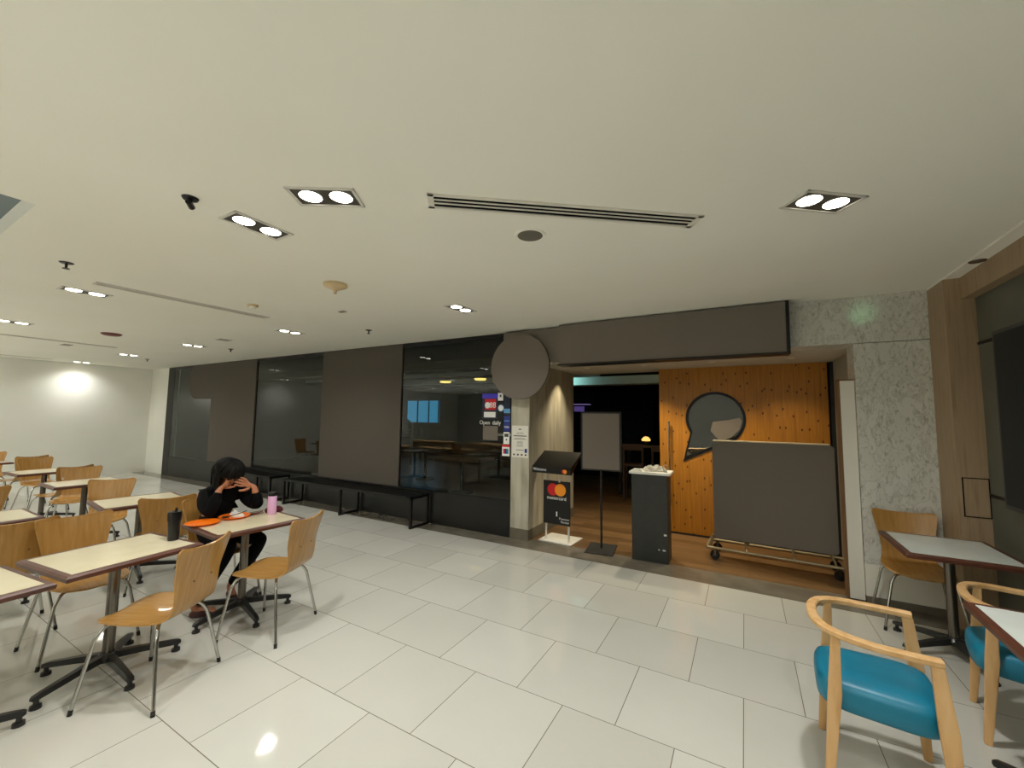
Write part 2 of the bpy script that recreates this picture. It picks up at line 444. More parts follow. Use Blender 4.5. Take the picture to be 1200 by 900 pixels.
sticker('window_sticker', -3.035, 1.86, -2.95, 1.97, M_whitep, 'white rectangular sticker beside the violet poster header', [('box', ('black_mark', (-.3, -.1, .3, .5), M_ink))])
o = empty('window_sticker', (-2.985, yk, 1.755), 0, 'round white sticker below the white rectangular one', 'sticker')
MB().cyl((0, -.002, 0), .05, .0015, 40, axis='y').build('sheet', M_skyp, o); MB().cyl((0, -.0034, 0), .04, .0012, 40, axis='y').build('white_disc', M_whitep, o)
sticker('window_sticker', -2.935, 1.66, -2.835, 2.0, M_navy, 'tall navy sticker with pale blue wave, topmost beside the pillar', [('box', ('blue_band', (-1, -.85, 1, -.5), M_skyp))])
sticker('window_sticker', -2.935, 1.43, -2.835, 1.645, M_bluep, 'bright blue payment sticker with white capital letters', [('text', ('lettering', 'VISA', .042, (0, -.45), M_whitep)), ('box', ('pale_line', (-.8, .3, .8, .42), M_skyp))])
sticker('window_sticker', -2.935, 1.255, -2.84, 1.42, M_whitep, 'white payment sticker with black block under the bright blue one', [('box', ('black_block', (-.7, .2, .7, .75), M_ink)), ('box', ('small_mark', (-.2, -.4, .2, -.1), M_ink))])
sticker('window_sticker', -2.955, 1.09, -2.835, 1.245, M_whitep, 'white payment sticker with red header and tricolour card, lowest beside the pillar', [
    ('box', ('red_header', (-1, .6, 1, 1), M_red)), ('box', ('card_red', (-.7, -.6, -.25, .3), M_red)), ('box', ('card_blue', (-.25, -.6, .2, .3), M_bluep)), ('box', ('card_teal', (.2, -.6, .7, .3), M_teald))])
nt = empty('notice_sign', (-2.67, YS, 1.30), 0, 'white printed paper notice taped to the plaster pillar', 'notice')
MB().box(-.125, -.004, -.215, .125, -.001, .215).build('sheet', M_paper, nt)
ln = MB()
for i, (z, w, t) in enumerate([(.165, .02, .014), (.12, .05, .004), (.10, .06, .004), (.075, .1, .012), (.045, .075, .004), (.03, .095, .006), (-.0, .04, .004), (-.015, .05, .004), (-.03, .045, .004), (-.05, .05, .004), (-.065, .05, .004), (-.115, .06, .007)]):
    ln.box(-w, -.0052, z - t / 2, w, -.0041, z + t / 2)
for x in (-.09, -.03, .03, .09): ln.box(x - .014, -.0052, -.19, x + .014, -.0041, -.168)
ln.build('printed_text', M_ink, nt)
MB().box(.075, -.0054, -.15, .11, -.0042, -.095).build('blue_print', M_bluep, nt)

# ------------------------------------------------------------------ pine door with speech bubble window
dr = empty('door_1', (-.09, 6.4, .02), kind='structure')
BX, BZ, BR = -.27, 1.62, .375      # bubble centre (door coords z from .02)
def bubble(r, k=0.):
    tail = [(BX - .27 - k * .4, BZ - .28 - k), (BX - .40 - k * 1.0, BZ - .57 - k * 2.0), (BX + .02 + k, BZ - .375 - k * .6)]
    return arc(BX, BZ, r, 282, 282 + 290, 44), tail
def bub(r, k):
    a, tl = bubble(r, k)
    # a runs counter-clockwise from just right of the bottom to lower left
    return a + [tl[1]]
pb = MB()
bm = pb.bm
W, H = 1.01, 2.36
outer = [(-W, 0), (W, 0), (W, H), (-W, H)]
inner = bub(BR, .02)
def ring_plate(outer, inner, y0, y1):
    b2 = bmesh.new(); es = []
    for poly in (outer, inner):
        vs = [b2.verts.new((x, y0, z)) for x, z in poly]
        es += [b2.edges.new((vs[i], vs[(i + 1) % len(vs)])) for i in range(len(vs))]
    bmesh.ops.triangle_fill(b2, use_beauty=True, use_dissolve=False, edges=es)
    g = bmesh.ops.extrude_face_region(b2, geom=b2.faces[:])
    for v in [q for q in g['geom'] if isinstance(q, bmesh.types.BMVert)]: v.co.y = y1
    mb = MB(); mb.bm.free(); mb.bm = b2
    return mb
ring_plate(outer, inner, 0, .05).build('door_leaf', M_pine, dr)
fo, fi = bub(BR + .004, .022), bub(BR - .032, -.016)
wf = ring_plate(fo, fi, -.012, .045).build('bubble_frame', M_black, dr)
MB().prism(bub(BR - .03, -.015), .015, .022).build('pane', M_bglass, wf)
film = [(BX - .06, BZ - .17), (BX - .03, BZ - .04), (BX + .16, BZ - .015), (BX + .30, BZ + .02), (BX + .33, BZ - .02), (BX + .30, BZ - .14), (BX + .2, BZ - .25), (BX + .06, BZ - .315)]
MB().prism(film, .010, .0145).build('window_film', M_taupe, wf)
hd = MB(); hd.tube([(-.87, -.06, .38), (-.87, -.06, 1.58)], .013, 12); hd.tube([(-.87, -.06, .5), (-.87, 0, .5)], .008); hd.tube([(-.87, -.06, 1.46), (-.87, 0, 1.46)], .008)
hd.build('door_handle', M_steel, dr, smooth=40)
struct(MB().box(-1.12, 6.36, 2.375, .98, 6.47, 2.395).build('trim_12', M_black))
struct(MB().box(-1.1, 6.38, -.001, .98, 6.47, .012).build('trim_13', M_blackmat))
# white door leaf folded against the right jamb
dl = empty('door_2', (.86, YS + .02, 0), kind='structure')
MB().box(-.055, .0, .01, .055, .035, 2.02).build('door_face', M_white, dl)
MB().box(-.075, -.002, .005, -.055, .09, 2.035).build('door_edge', mat('brown_edge', (116, 84, 52), .5), dl)
MB().box(-.075, -.002, 2.022, .055, .035, 2.035).build('door_top', mat('brown_edge_top', (128, 96, 60), .5), dl)
struct(MB().box(.94, 6.38, 0, .98, 6.6, 2.372).build('trim_14', M_blackmat))

# ------------------------------------------------------------------ benches
def make_bench(x0, x1, label):
    o = empty('bench', ((x0 + x1) / 2, 4.715, 0), 0, label, 'bench')
    hw = (x1 - x0) / 2
    s = MB()
    n = int((x1 - x0) / .075)
    for i in range(n):
        x = -hw + .05 + (2 * hw - .1) * (i + .5) / n
        s.box(x - .022, -.17, .435, x + .022, .17, .452)
    s.build('slatted_top', M_black, o, loc=(0, 0, 0))
    f = MB()
    f.box(-hw, -.195, .415, hw, -.16, .45); f.box(-hw, .16, .415, hw, .195, .45); f.box(-hw, -.195, .415, -hw + .035, .195, .45); f.box(hw - .035, -.195, .415, hw, .195, .45)
    f.build('seat_frame', M_black, o)
    for x in (-hw, -.017, hw - .035):
        l = MB(); l.box(x, -.195, 0, x + .035, -.16, .415); l.box(x, .16, 0, x + .035, .195, .415); l.box(x, -.16, 0, x + .035, .16, .03)
        l.build('leg', M_black, o)
    return o
make_bench(-7.34, -4.22, 'black slatted metal bench under the rectangular window poster')
make_bench(-9.95, -7.75, 'black slatted metal bench behind the seated person')

# ------------------------------------------------------------------ entrance furniture
# card-logo stand with sloped tray
cs = empty('display_stand', (-2.2, 5.05, 0), math.radians(-3), 'black display stand with red and orange circles on white base by the pillar', 'stand')
MB().box(-.235, -.02, 0, .235, .37, .014, bev=.003).build('base_plate', M_tray, cs)
for x in (-.165, .165):
    MB().tube([(x, .07, .014), (x, .10, .95)], .013, 10).build('post', M_frame, cs, smooth=40)
tr = MB().prism([(0, .90), (.0, .985), (.34, 1.165), (.34, 1.13), (.03, .90)], -.29, .27)
for v in tr.bm.verts: v.co = Vector((v.co.y, v.co.x - .09, v.co.z))
tray = tr.build('sloped_tray', M_blackpl, cs)
text('lettering', 'Welcome', .05, M_whitep, tray, (-.18, -.0915, .945), FACE)
MB().cyl((.17, -.0925, .94), .026, .002, 24, axis='y').build('red_disc', M_red, tray)
MB().cyl((.19, -.0945, .94), .026, .002, 24, axis='y').build('orange_disc', M_orangeprint, tray)
pp = MB().box(-.195, .05, .225, .195, .062, .79).build('poster_panel', M_blackpl, cs)
MB().cyl((-.055, .0485, .675), .08, .0015, 40, axis='y').build('red_circle', M_red, pp)
MB().cyl((.055, .0465, .675), .08, .0015, 40, axis='y').build('orange_circle', M_orangeprint, pp)
text('lettering', 'mastercard', .062, M_whitep, pp, (0, .0475, .565), FACE)
text('lettering', 'Premium\nPartner', .04, M_whitep, pp, (.185, .0475, .285), FACE, align='RIGHT')
MB().box(.03, .047, .775, .055, .05, .82).build('clip', M_tray, pp); MB().box(-.005, .047, .33, .012, .05, .39).build('white_mark', M_whitep, pp)
# menu sign on post
ms = empty('menu_sign', (-1.60, 5.12, 0), math.radians(8), 'black floor sign with blank taupe board on a thin post, in the doorway', 'sign')
MB().box(-.17, -.22, 0, .17, .22, .012, bev=.003).build('base_plate', M_blackmat, ms)
MB().tube([(0, .02, .012), (0, .02, 1.05)], .014, 10).build('post', M_blackmat, ms, smooth=40)
bd = MB().box(-.255, .0, .965, .255, .03, 1.71, bev=.004).build('board', M_blackmat, ms)
MB().box(-.232, -.004, .985, .232, .0005, 1.69).build('board_face', M_taupe, bd)
# host kiosk
kk = empty('host_pedestal', (-.99, 5.13, 0), math.radians(2), 'tall dark grey host pedestal with white top in the doorway', 'pedestal')
MB().box(-.2, -.15, 0, .2, .15, .985, bev=.004).build('cabinet', mottled('charcoal_laminate', [(36, 38, 36), (44, 46, 43)], 12, .5), kk)
MB().box(-.225, -.17, .985, .235, .17, 1.012, bev=.003).build('worktop', M_tray, kk)
for a in ((.155, .31, .185, .33), (.09, .145, .11, .155), (.14, .142, .17, .157)): MB().box(a[0], -.153, a[1], a[2], -.1495, a[3]).build('chipped_spot', M_tray, kk)
def crumpled(name, w, d, h, m, loc, rz, label, cat, seed, n=9, group=None):
    rnd = random.Random(seed)
    mb = MB()
    hs = [[h * (.25 + .75 * rnd.random()) * (1 - (2 * i / n - 1) ** 4 * .8) * (1 - (2 * j / n - 1) ** 4 * .8) + .002 for j in range(n + 1)] for i in range(n + 1)]
    top = [[mb.bm.verts.new((w * (i / n - .5) + rnd.uniform(-.15, .15) * w / n, d * (j / n - .5) + rnd.uniform(-.15, .15) * d / n, hs[i][j])) for j in range(n + 1)] for i in range(n + 1)]
    bot = [[mb.bm.verts.new((v.co.x, v.co.y, 0)) for v in row] for row in top]
    for i in range(n):
        for j in range(n):
            mb.bm.faces.new((top[i][j], top[i + 1][j], top[i + 1][j + 1], top[i][j + 1]))
            mb.bm.faces.new((bot[i][j], bot[i][j + 1], bot[i + 1][j + 1], bot[i + 1][j]))
    for i in range(n):
        for a, b in (((i, 0), (i + 1, 0)), ((i + 1, n), (i, n)), ((0, i + 1), (0, i)), ((n, i), (n, i + 1))):
            mb.bm.faces.new((top[a[0]][a[1]], bot[a[0]][a[1]], bot[b[0]][b[1]], top[b[0]][b[1]]))
    o = mb.build(name, m, loc=loc, rot=(0, 0, rz))
    return tag(o, label, cat, group)
crumpled('folded_newspaper', .26, .2, .07, mottled('newsprint', [(176, 174, 162), (206, 202, 190)], 30, .8), (-.95, 5.16, 1.013), .3, 'crumpled pale grey newspaper on the white pedestal top', 'newspaper', 3)
crumpled('menu_sheet', .12, .08, .035, M_paper, (-1.12, 5.01, 1.013), -.1, 'small white folded sheet at the front left of the pedestal top', 'paper', 5)
wr = MB()
for k in range(2):
    pts = [(.03 * math.cos(a), .012 * k, .05 + .035 * math.sin(a)) for a in [2 * PI * i / 20 for i in range(21)]]
    wr.tube(pts, .003, 6)
wr.tube([(0, 0, 0), (0, .0, .018)], .004, 6); wr.tube([(0, .012, 0), (0, .012, .018)], .004, 6); wr.tube([(-.02, .006, .002), (.02, .006, .002)], .004, 6)
tag(wr.build('wire_holder', M_steel, loc=(-.815, 5.07, 1.013)), 'little looped wire menu holder at the right edge of the pedestal top', 'holder')
# folded platform on a trolley
tg = empty('platform_trolley', (.24, 5.62, 0), math.radians(-2), 'dark taupe upright panel on a wheeled tube trolley before the pine door', 'trolley')
pan = [(-.59, .225), (.56, .225)] + arc(.555, .26, .035, -90, 0, 6) + [(.59, 1.33)] + arc(.55, 1.33, .04, 0, 90, 6) + [(-.59, 1.37)]
MB().prism(pan, -.06, .03).build('panel', M_taupe, tg)
MB().box(-.58, -.058, 1.3705, .55, .028, 1.383).build('edge_strip', mat('pale_edge', (206, 190, 156), .4), tg)
fm = MB()
fm.tube([(-.66, -.17, .13), (.66, -.17, .13)], .017, 10); fm.tube([(-.66, .2, .13), (.66, .2, .13)], .017, 10)
for x in (-.66, .66): fm.tube([(x, -.17, .13), (x, .2, .13)], .017, 10)
for x in (-.25, .2, .55): fm.tube([(x, -.17, .14), (x - .02, -.03, .215)], .012, 8); fm.tube([(x, .2, .14), (x - .02, .02, .215)], .012, 8)
fm.tube([(-.63, -.1, .14), (-.60, -.1, .27)], .016, 8)
fm.build('tube_frame', mat('worn_cream_metal', (156, 142, 112), .45, .5), tg, smooth=40)
for x in (-.58, .58):
    for y in (-.15, .18):
        wl = MB().cyl((x, y - .015, .052), .052, .03, 20, axis='y').build('wheel', M_blackpl, tg, smooth=40)
        fk = MB(); fk.box(x - .012, y - .024, .05, x + .012, y - .018, .115); fk.box(x - .012, y + .018, .05, x + .012, y + .024, .115); fk.box(x - .02, y - .024, .112, x + .02, y + .024, .122)
        fk.build('fork', M_dsteel, wl)

# ------------------------------------------------------------------ tables
def make_table(lam, ang=-.1, name='cafe_table'):
    t = empty(name)
    hx, hy = .31, .345
    MB().box(-hx + .034, -hy + .034, .709, hx - .034, hy - .034, .7395).build('tabletop', lam, t)
    prof = [(-.034, .741), (-.010, .7395), (0, .730), (-.003, .708), (-.036, .707)]
    rings = []
    for sx, sy in ((-1, -1), (1, -1), (1, 1), (-1, 1)):
        rings.append([(sx * (hx + d), sy * (hy + d), z) for d, z in prof])
    mb = MB(); mb.loft(rings + [rings[0]], caps=False)
    bmesh.ops.remove_doubles(mb.bm, verts=mb.bm.verts[:], dist=1e-5)
    mb.build('edge_band', M_edge, t)
    MB().box(-.16, -.16, .694, .16, .16, .707).build('mounting_plate', M_blackmat, t)
    MB().cyl((0, 0, .085), .03, .61, 20).build('post', M_dsteel, t, smooth=40)
    MB().lathe([(.0, .07), (.05, .07), (.055, .1), (.04, .118), (.0, .118)], n=20).build('hub', M_grey, t, smooth=40)
    for k in range(5):
        a = 2 * PI * k / 5 + ang
        c, s = math.cos(a), math.sin(a)
        def pt(r, w, z): return (c * r - s * w, s * r + c * w, z)
        rings = []
        for r, w, z0, z1 in ((.035, .026, .076, .114), (.16, .022, .066, .1), (.32, .018, .048, .078), (.355, .018, .046, .07), (.365, .01, .05, .064)):
            rings.append([pt(r, -w, z0), pt(r, w, z0), pt(r, w * .75, z1), pt(r, -w * .75, z1)])
        l = MB().loft(rings).build('base_leg', M_grey, t, smooth=35)
        g = MB(); g.lathe([(0, .02), (.012, .02), (.012, .048), (0, .048)], (c * .34, s * .34, 0), 12); g.lathe([(0, 0), (.026, 0), (.024, .018), (.012, .022), (0, .022)], (c * .34, s * .34, 0), 16)
        g.build('glide', M_grey, l, smooth=40)
    return t
tproto = make_table(M_lam)
def place_table(x, y, deg, label, first=False, src=None, group='cream topped cafe tables in the left rows'):
    o = (src or tproto) if first else copy_tree(src or tproto)
    o.location = (x, y, 0); o.rotation_euler.z = math.radians(deg)
    return tag(o, label, 'table', group)
place_table(-3.565, 1.112, 6.5, 'cream topped cafe table carrying the black tumbler', True)
t1 = make_table(M_lam, math.radians(66))
place_table(-3.661, 1.956, -4, 'cream topped cafe table with the orange plates at the seated person', True, t1)
place_table(-3.446, .385, 6.5, 'cream topped cafe table cut by the frame edge, end to end with the tumbler table')
place_table(-5.43, 1.847, -6, 'cream topped cafe table just behind the tumbler table and the seated person')
place_table(-5.53, .80, 0, 'cream topped cafe table at the left frame edge, second row back')
place_table(-7.36, 1.93, 0, 'cream topped cafe table in the third row back with two chair backs behind it')
place_table(-9.16, 1.952, 3, 'cream topped cafe table in the fourth row back from the tumbler table')
place_table(-11.3, 1.60, 8, 'cream topped cafe table farthest back at the left frame edge before the white wall')
t2 = make_table(M_lam2)
place_table(1.252, 4.195, -.4, 'white topped cafe table by the marble wall and screen', True, t2, 'tables along the right wall')
place_table(1.235, 2.656, -1.8, 'white topped cafe table nearest the camera on the right, cut by the frame', False, t2, 'tables along the right wall')

# ------------------------------------------------------------------ plywood chairs
def catmull(P, n):
    out = []
    k = len(P) - 1
    for i in range(n + 1):
        u = i / n * k; j = min(int(u), k - 1); f = u - j
        a, b, c, d = P[max(j - 1, 0)], P[j], P[j + 1], P[min(j + 2, k)]
        out.append(tuple(.5 * (2 * q + (r - p_) * f + (2 * p_ - 5 * q + 4 * r - s) * f * f + (3 * q - p_ - 3 * r + s) * f ** 3) for p_, q, r, s in zip(a, b, c, d)))
    return out
def shell(rows, th):
    """rows: list of point rows -> closed thin shell"""
    mb = MB(); bm = mb.bm
    nr, nc = len(rows), len(rows[0])
    def nrm(i, j):
        a = Vector(rows[min(i + 1, nr - 1)][j]) - Vector(rows[max(i - 1, 0)][j])
        b = Vector(rows[i][min(j + 1, nc - 1)]) - Vector(rows[i][max(j - 1, 0)])
        n = a.cross(b)
        return n.normalized() if n.length > 1e-9 else Vector((0, 0, 1))
    A = [[bm.verts.new(rows[i][j]) for j in range(nc)] for i in range(nr)]
    B = [[bm.verts.new(Vector(rows[i][j]) + nrm(i, j) * th) for j in range(nc)] for i in range(nr)]
    for i in range(nr - 1):
        for j in range(nc - 1):
            bm.faces.new((A[i][j], A[i][j + 1], A[i + 1][j + 1], A[i + 1][j]))
            bm.faces.new((B[i][j], B[i + 1][j], B[i + 1][j + 1], B[i][j + 1]))
    for i in range(nr - 1):
        for j in (0, nc - 1): bm.faces.new((A[i][j], A[i + 1][j], B[i + 1][j], B[i][j]))
    for j in range(nc - 1):
        for i in (0, nr - 1): bm.faces.new((A[i][j], A[i][j + 1], B[i][j + 1], B[i][j]))
    return mb
CH_P = [(.228, .434, .085), (.222, .438, .125), (.205, .444, .16), (.17, .450, .186), (.11, .451, .203), (.03, .449, .211), (-.05, .446, .208), (-.12, .445, .196), (-.17, .451, .184),
        (-.205, .472, .172), (-.226, .51, .166), (-.24, .56, .167), (-.252, .63, .174), (-.266, .70, .187), (-.28, .77, .201), (-.292, .825, .21), (-.298, .848, .206), (-.301, .860, .188)]
def make_chair():
    t = empty('plywood_chair')
    P = catmull(CH_P, 51)
    rows = []
    for i, (x, z, w) in enumerate(P):
        row = []
        bk = min(1, max(0, (z - .47) / .2)) if x < -.17 else 0
        tp = min(1, max(0, (z - .74) / .12))
        for j in range(13):
            v = j / 6 - 1
            row.append((x + bk * .03 * v * v, w * v, z + (1 - bk) * .010 * (v * v) - tp * .016 * (1 - v * v)))
        rows.append(row)
    k = 27
    s = shell(rows[:k + 1], .011); b = shell(rows[k:], .011)
    s.build('seat', M_ply, t, smooth=50); b.build('backrest', M_ply, t, smooth=50)
    for fx, top in ((1, .11), (-1, -.09)):
        for sy in (1, -1):
            fxx = .225 if fx > 0 else -.225
            pts = [(top, sy * .03, .428), (top + fx * .03, sy * .12, .427), (top + fx * .055, sy * .165, .422), (top + fx * .07, sy * .185, .39), (fxx, sy * .25, .012)]
            # rounded bend
            q = [Vector(pts[0]), Vector(pts[1])]
            for u in [i / 6 for i in range(7)]:
                a, m_, c = Vector(pts[1]).lerp(Vector(pts[2]), .5), Vector(pts[2]), Vector(pts[3]).lerp(Vector(pts[4]), .08)
                q.append(a * (1 - u) ** 2 + m_ * 2 * u * (1 - u) + c * u * u)
            q.append(Vector(pts[4]))
            l = MB().tube(q, .0098, 10).build('leg', M_steel, t, smooth=50)
            MB().tube([(fxx * 1.0005, sy * .2503, 0), Vector(pts[4]).lerp(q[-2], .05)], .0112, 10).build('foot_cap', M_blackpl, l, smooth=50)
    sc = MB()
    for y in (-.07, .07):
        sc.cyl((-.2645, y, .64), .0045, .004, 10, axis='x')
    sc.build('back_screws', M_dsteel, t)
    return t
cproto = make_chair()
first = [True]
GC = 'golden plywood cafe chairs'
def place_chair(x, y, deg, label):
    o = cproto if first[0] else copy_tree(cproto)
    first[0] = False
    o.location = (x, y, 0); o.rotation_euler.z = math.radians(deg)
    return tag(o, label, 'chair', GC)
place_chair(-3.144, 1.194, 209.6, 'golden plywood chair with its back to us at the table with the black tumbler')
place_chair(-3.215, 1.935, 204.6, 'golden plywood chair pushed out from the pink bottle table, across from the person')
place_chair(-4.153, 1.135, 1, 'golden plywood chair facing us on the far side of the tumbler table')
place_chair(-4.095, 1.984, -2, 'golden plywood chair the person in black is sitting on')
place_chair(-4.975, 1.894, 162, 'golden plywood chair seen from behind, just behind the black tumbler')
place_chair(-4.80, .87, 177, 'golden plywood chair at the left frame edge, one row behind the near tables')
place_chair(-6.20, 1.761, -34, 'golden plywood chair facing us alone on the far side of the second row table')
place_chair(-7.93, 1.98, -25, 'golden plywood chair facing us, front one of the overlapping pair at the third row table')
place_chair(-8.62, 2.0, 197, 'golden plywood chair from behind, rear one of the pair past the third row table')
place_chair(-10.0, 2.12, 10, 'golden plywood chair facing us, front one of the pair past the fourth row table')
place_chair(-10.99, 2.054, 195, 'golden plywood chair seen from behind, rear one of the pair past the fourth row table')
place_chair(-11.95, 1.85, -6, 'golden plywood chair farthest back, facing us before the white wall')
place_chair(-7.0, .98, 184, 'golden plywood chair cut by the left frame edge in the third row')
place_chair(1.178, 4.60, -92, 'golden plywood chair standing against the grey marble wall')

# ------------------------------------------------------------------ teal armchairs (facing +x)
def make_armchair():
    t = empty('armchair')
    # rail: horseshoe, rectangular section swept
    path = [(.195, -.245), (.10, -.25), (-.02, -.245), (-.12, -.22), (-.185, -.165), (-.215, -.085), (-.222, 0)]
    path = path + [(x, -y) for x, y in reversed(path[:-1])]
    P = catmull([(x, y, 0) for x, y in path], 48)
    rings = []
    for i, (x, y, _) in enumerate(P):
        a, b = P[max(i - 1, 0)], P[min(i + 1, len(P) - 1)]
        d = Vector((b[0] - a[0], b[1] - a[1], 0)).normalized(); n = Vector((-d.y, d.x, 0))
        z = .672 + .010 * max(0, -x / .22)
        w, hh = .021, .0135
        c = Vector((x, y, z))
        ring = []
        for su, sv in ((-1, -.6), (-.75, -1), (.75, -1), (1, -.6), (1, .6), (.75, 1), (-.75, 1), (-1, .6)):
            ring.append(c + n * (su * w) + Vector((0, 0, sv * hh)))
        rings.append(ring)
    MB().loft(rings).build('arm_rail', M_beech, t, smooth=40)
    def leg(p0, p1, p2, w0, w1, w2, d=.026):
        rings = []
        for p, w in ((p0, w0), (p1, w1), (p2, w2)):
            rings.append([(p[0] - w, p[1] - d / 2, p[2]), (p[0] + w, p[1] - d / 2, p[2]), (p[0] + w, p[1] + d / 2, p[2]), (p[0] - w, p[1] + d / 2, p[2])])
        mb = MB().loft(rings)
        bmesh.ops.bevel(mb.bm, geom=[e for e in mb.bm.edges], offset=.004, segments=2, affect='EDGES')
        mb.build('leg', M_beech, t, smooth=30)
    for s in (-1, 1):
        leg((.225, s * .25, 0), (.20, s * .242, .42), (.178, s * .243, .664), .016, .03, .02)
        leg((-.19, s * .215, 0), (-.155, s * .212, .42), (-.143, s * .2, .672), .015, .026, .016)
    # cushion
    def outline(k):
        o = []
        n = 40
        for i in range(n):
            a = 2 * PI * i / n
            c, s = math.cos(a), math.sin(a)
            e = .42
            x = .225 * math.copysign(abs(c) ** e, c); y = .222 * math.copysign(abs(s) ** e, s)
            y *= 1 - .10 * (.5 - x / .45)
            o.append((x * k + .005, y * k))
        return o
    rings = []
    for k, z in ((.8, .336), (.93, .340), (.985, .356), (1, .39), (.99, .428), (.95, .448), (.84, .460), (.5, .467), (.05, .468)):
        rings.append([(x, y, z) for x, y in outline(k)])
    MB().loft(rings).build('seat_cushion', M_teal, t, smooth=60)
    ap = MB()
    ap.box(-.1, -.12, .315, .12, .12, .337, bev=.004)
    ap.build('seat_frame', M_beech, t)
    return t
a1 = make_armchair()
a1.location = (.49, 2.62, 0); a1.rotation_euler.z = math.radians(-4)
tag(a1, 'teal seated beech armchair standing in the open, nearest the camera', 'chair', 'teal armchairs')
a2 = copy_tree(a1); a2.location = (1.27, 3.32, 0); a2.rotation_euler.z = math.radians(-12)
tag(a2, 'teal seated beech armchair tucked between the two white tables on the right', 'chair', 'teal armchairs')

# ------------------------------------------------------------------ things on the tables
TZ = .7412
tb = empty('tumbler', (-3.545, 1.405, TZ - .0015), 0, 'tall black tumbler with flip lid on the near cream table', 'bottle')
MB().lathe([(0, 0), (.030, 0), (.033, .01), (.036, .09), (.037, .135), (0, .135)], n=32).build('body', M_blackpl, tb, smooth=40)
MB().lathe([(0, .135), (.041, .135), (.042, .18), (.039, .198), (0, .2)], n=32).build('lid', M_blackpl, tb, smooth=40)
MB().box(.01, -.008, .198, .026, .008, .228, bev=.004).build('spout', M_blackpl, tb)
pk = empty('water_bottle', (-3.715, 2.20, TZ - .0015), 0, 'lilac pink water bottle with black lid by the maroon pouch', 'bottle')
MB().lathe([(0, 0), (.033, 0), (.036, .006), (.036, .155), (.033, .163), (0, .163)], n=32).build('body', M_pink, pk, smooth=40)
MB().lathe([(0, .163), (.034, .163), (.034, .19), (.03, .196), (0, .196)], n=32).build('lid', M_blackpl, pk, smooth=40)
def plate(x, y, r, label, tilt=(0, 0, 0), z=TZ - .0015):
    o = MB().lathe([(0, 0), (r * .68, 0), (r * .74, .003), (r * .98, .016), (r, .018), (r * .97, .0195), (r * .72, .008), (r * .66, .005), (0, .005)], n=48).build('plate', M_orange, loc=(x, y, z), rot=tilt, smooth=40)
    return tag(o, label, 'plate')
plate(-3.84, 1.715, .118, 'empty orange plate at the end of the table nearest the tumbler')
plate(-3.86, 1.965, .118, 'orange plate holding rice and leftovers before the seated person')
rc = MB()
rnd = random.Random(4)
rings = []
for k, z in ((1, 0), (.95, .012), (.7, .024), (.35, .03), (.03, .031)):
    rings.append([(.055 * k * math.cos(a) * (1 + .15 * math.sin(3 * a + 1)), .042 * k * math.sin(a) * (1 + .15 * math.sin(2 * a)), z + rnd.uniform(-.003, .003) * (k < .99)) for a in [2 * PI * i / 26 for i in range(26)]])
tag(rc.loft(rings).build('rice_portion', M_rice, loc=(-3.845, 1.985, TZ + .0058), smooth=70), 'small mound of white rice on the fuller orange plate', 'food')
fd = MB()
rings = []
for k, z in ((1, 0), (.9, .01), (.5, .018), (.03, .02)):
    rings.append([(.034 * k * math.cos(a) * (1 + .25 * math.sin(3 * a + 2)), .026 * k * math.sin(a), z + rnd.uniform(-.003, .003) * (k < .99)) for a in [2 * PI * i / 20 for i in range(20)]])
tag(fd.loft(rings).build('meat_scrap', M_food, loc=(-3.86, 1.893, TZ + .0058), smooth=70), 'brown food scraps at the left of the rice', 'food')
crumpled('tissue', .052, .048, .045, M_whitep, (-3.92, 1.992, TZ + .012), .5, 'crumpled white tissue on the back edge of the rice plate', 'tissue', 9, 6)
sp = MB()
sp.tube([(-.07, 0, .002), (.02, .0, .012), (.09, 0, .028)], [.004, .003, .003], 8)
sp.lathe([(0, 0), (.012, .001), (.016, .005), (.012, .006), (0, .003)], (-.08, 0, 0), 16)
tag(sp.build('spoon', M_blackpl, loc=(-3.79, 1.93, TZ + .028), rot=(0, -.12, .95), smooth=50), 'black spoon leaning on the plate of rice', 'spoon')
# maroon pouch with strap
po = empty('pouch', (-3.785, 2.262, TZ - .0015), math.radians(75), 'maroon cloth pouch with a thin strap behind the pink bottle', 'pouch')
rings = []
for k, z in ((.9, 0), (1, .012), (.95, .03), (.6, .046), (.15, .052)):
    rings.append([(.075 * k * math.copysign(abs(math.cos(a)) ** .6, math.cos(a)), (.036) * k * math.copysign(abs(math.sin(a)) ** .6, math.sin(a)), z + .004 * math.sin(5 * a)) if z else (.075 * k * math.copysign(abs(math.cos(a)) ** .6, math.cos(a)), (.036) * k * math.copysign(abs(math.sin(a)) ** .6, math.sin(a)), 0) for a in [2 * PI * i / 28 for i in range(28)]])
MB().loft(rings).build('bag', M_maroon, po, smooth=60)
MB().tube([(-.09, 0, .02), (-.15, .01, .006), (-.2, .03, .006), (-.21, .0, .006), (-.16, -.03, .006), (-.09, -.02, .012)], .004, 8, smooth=2).build('strap', M_maroon, po, smooth=60)

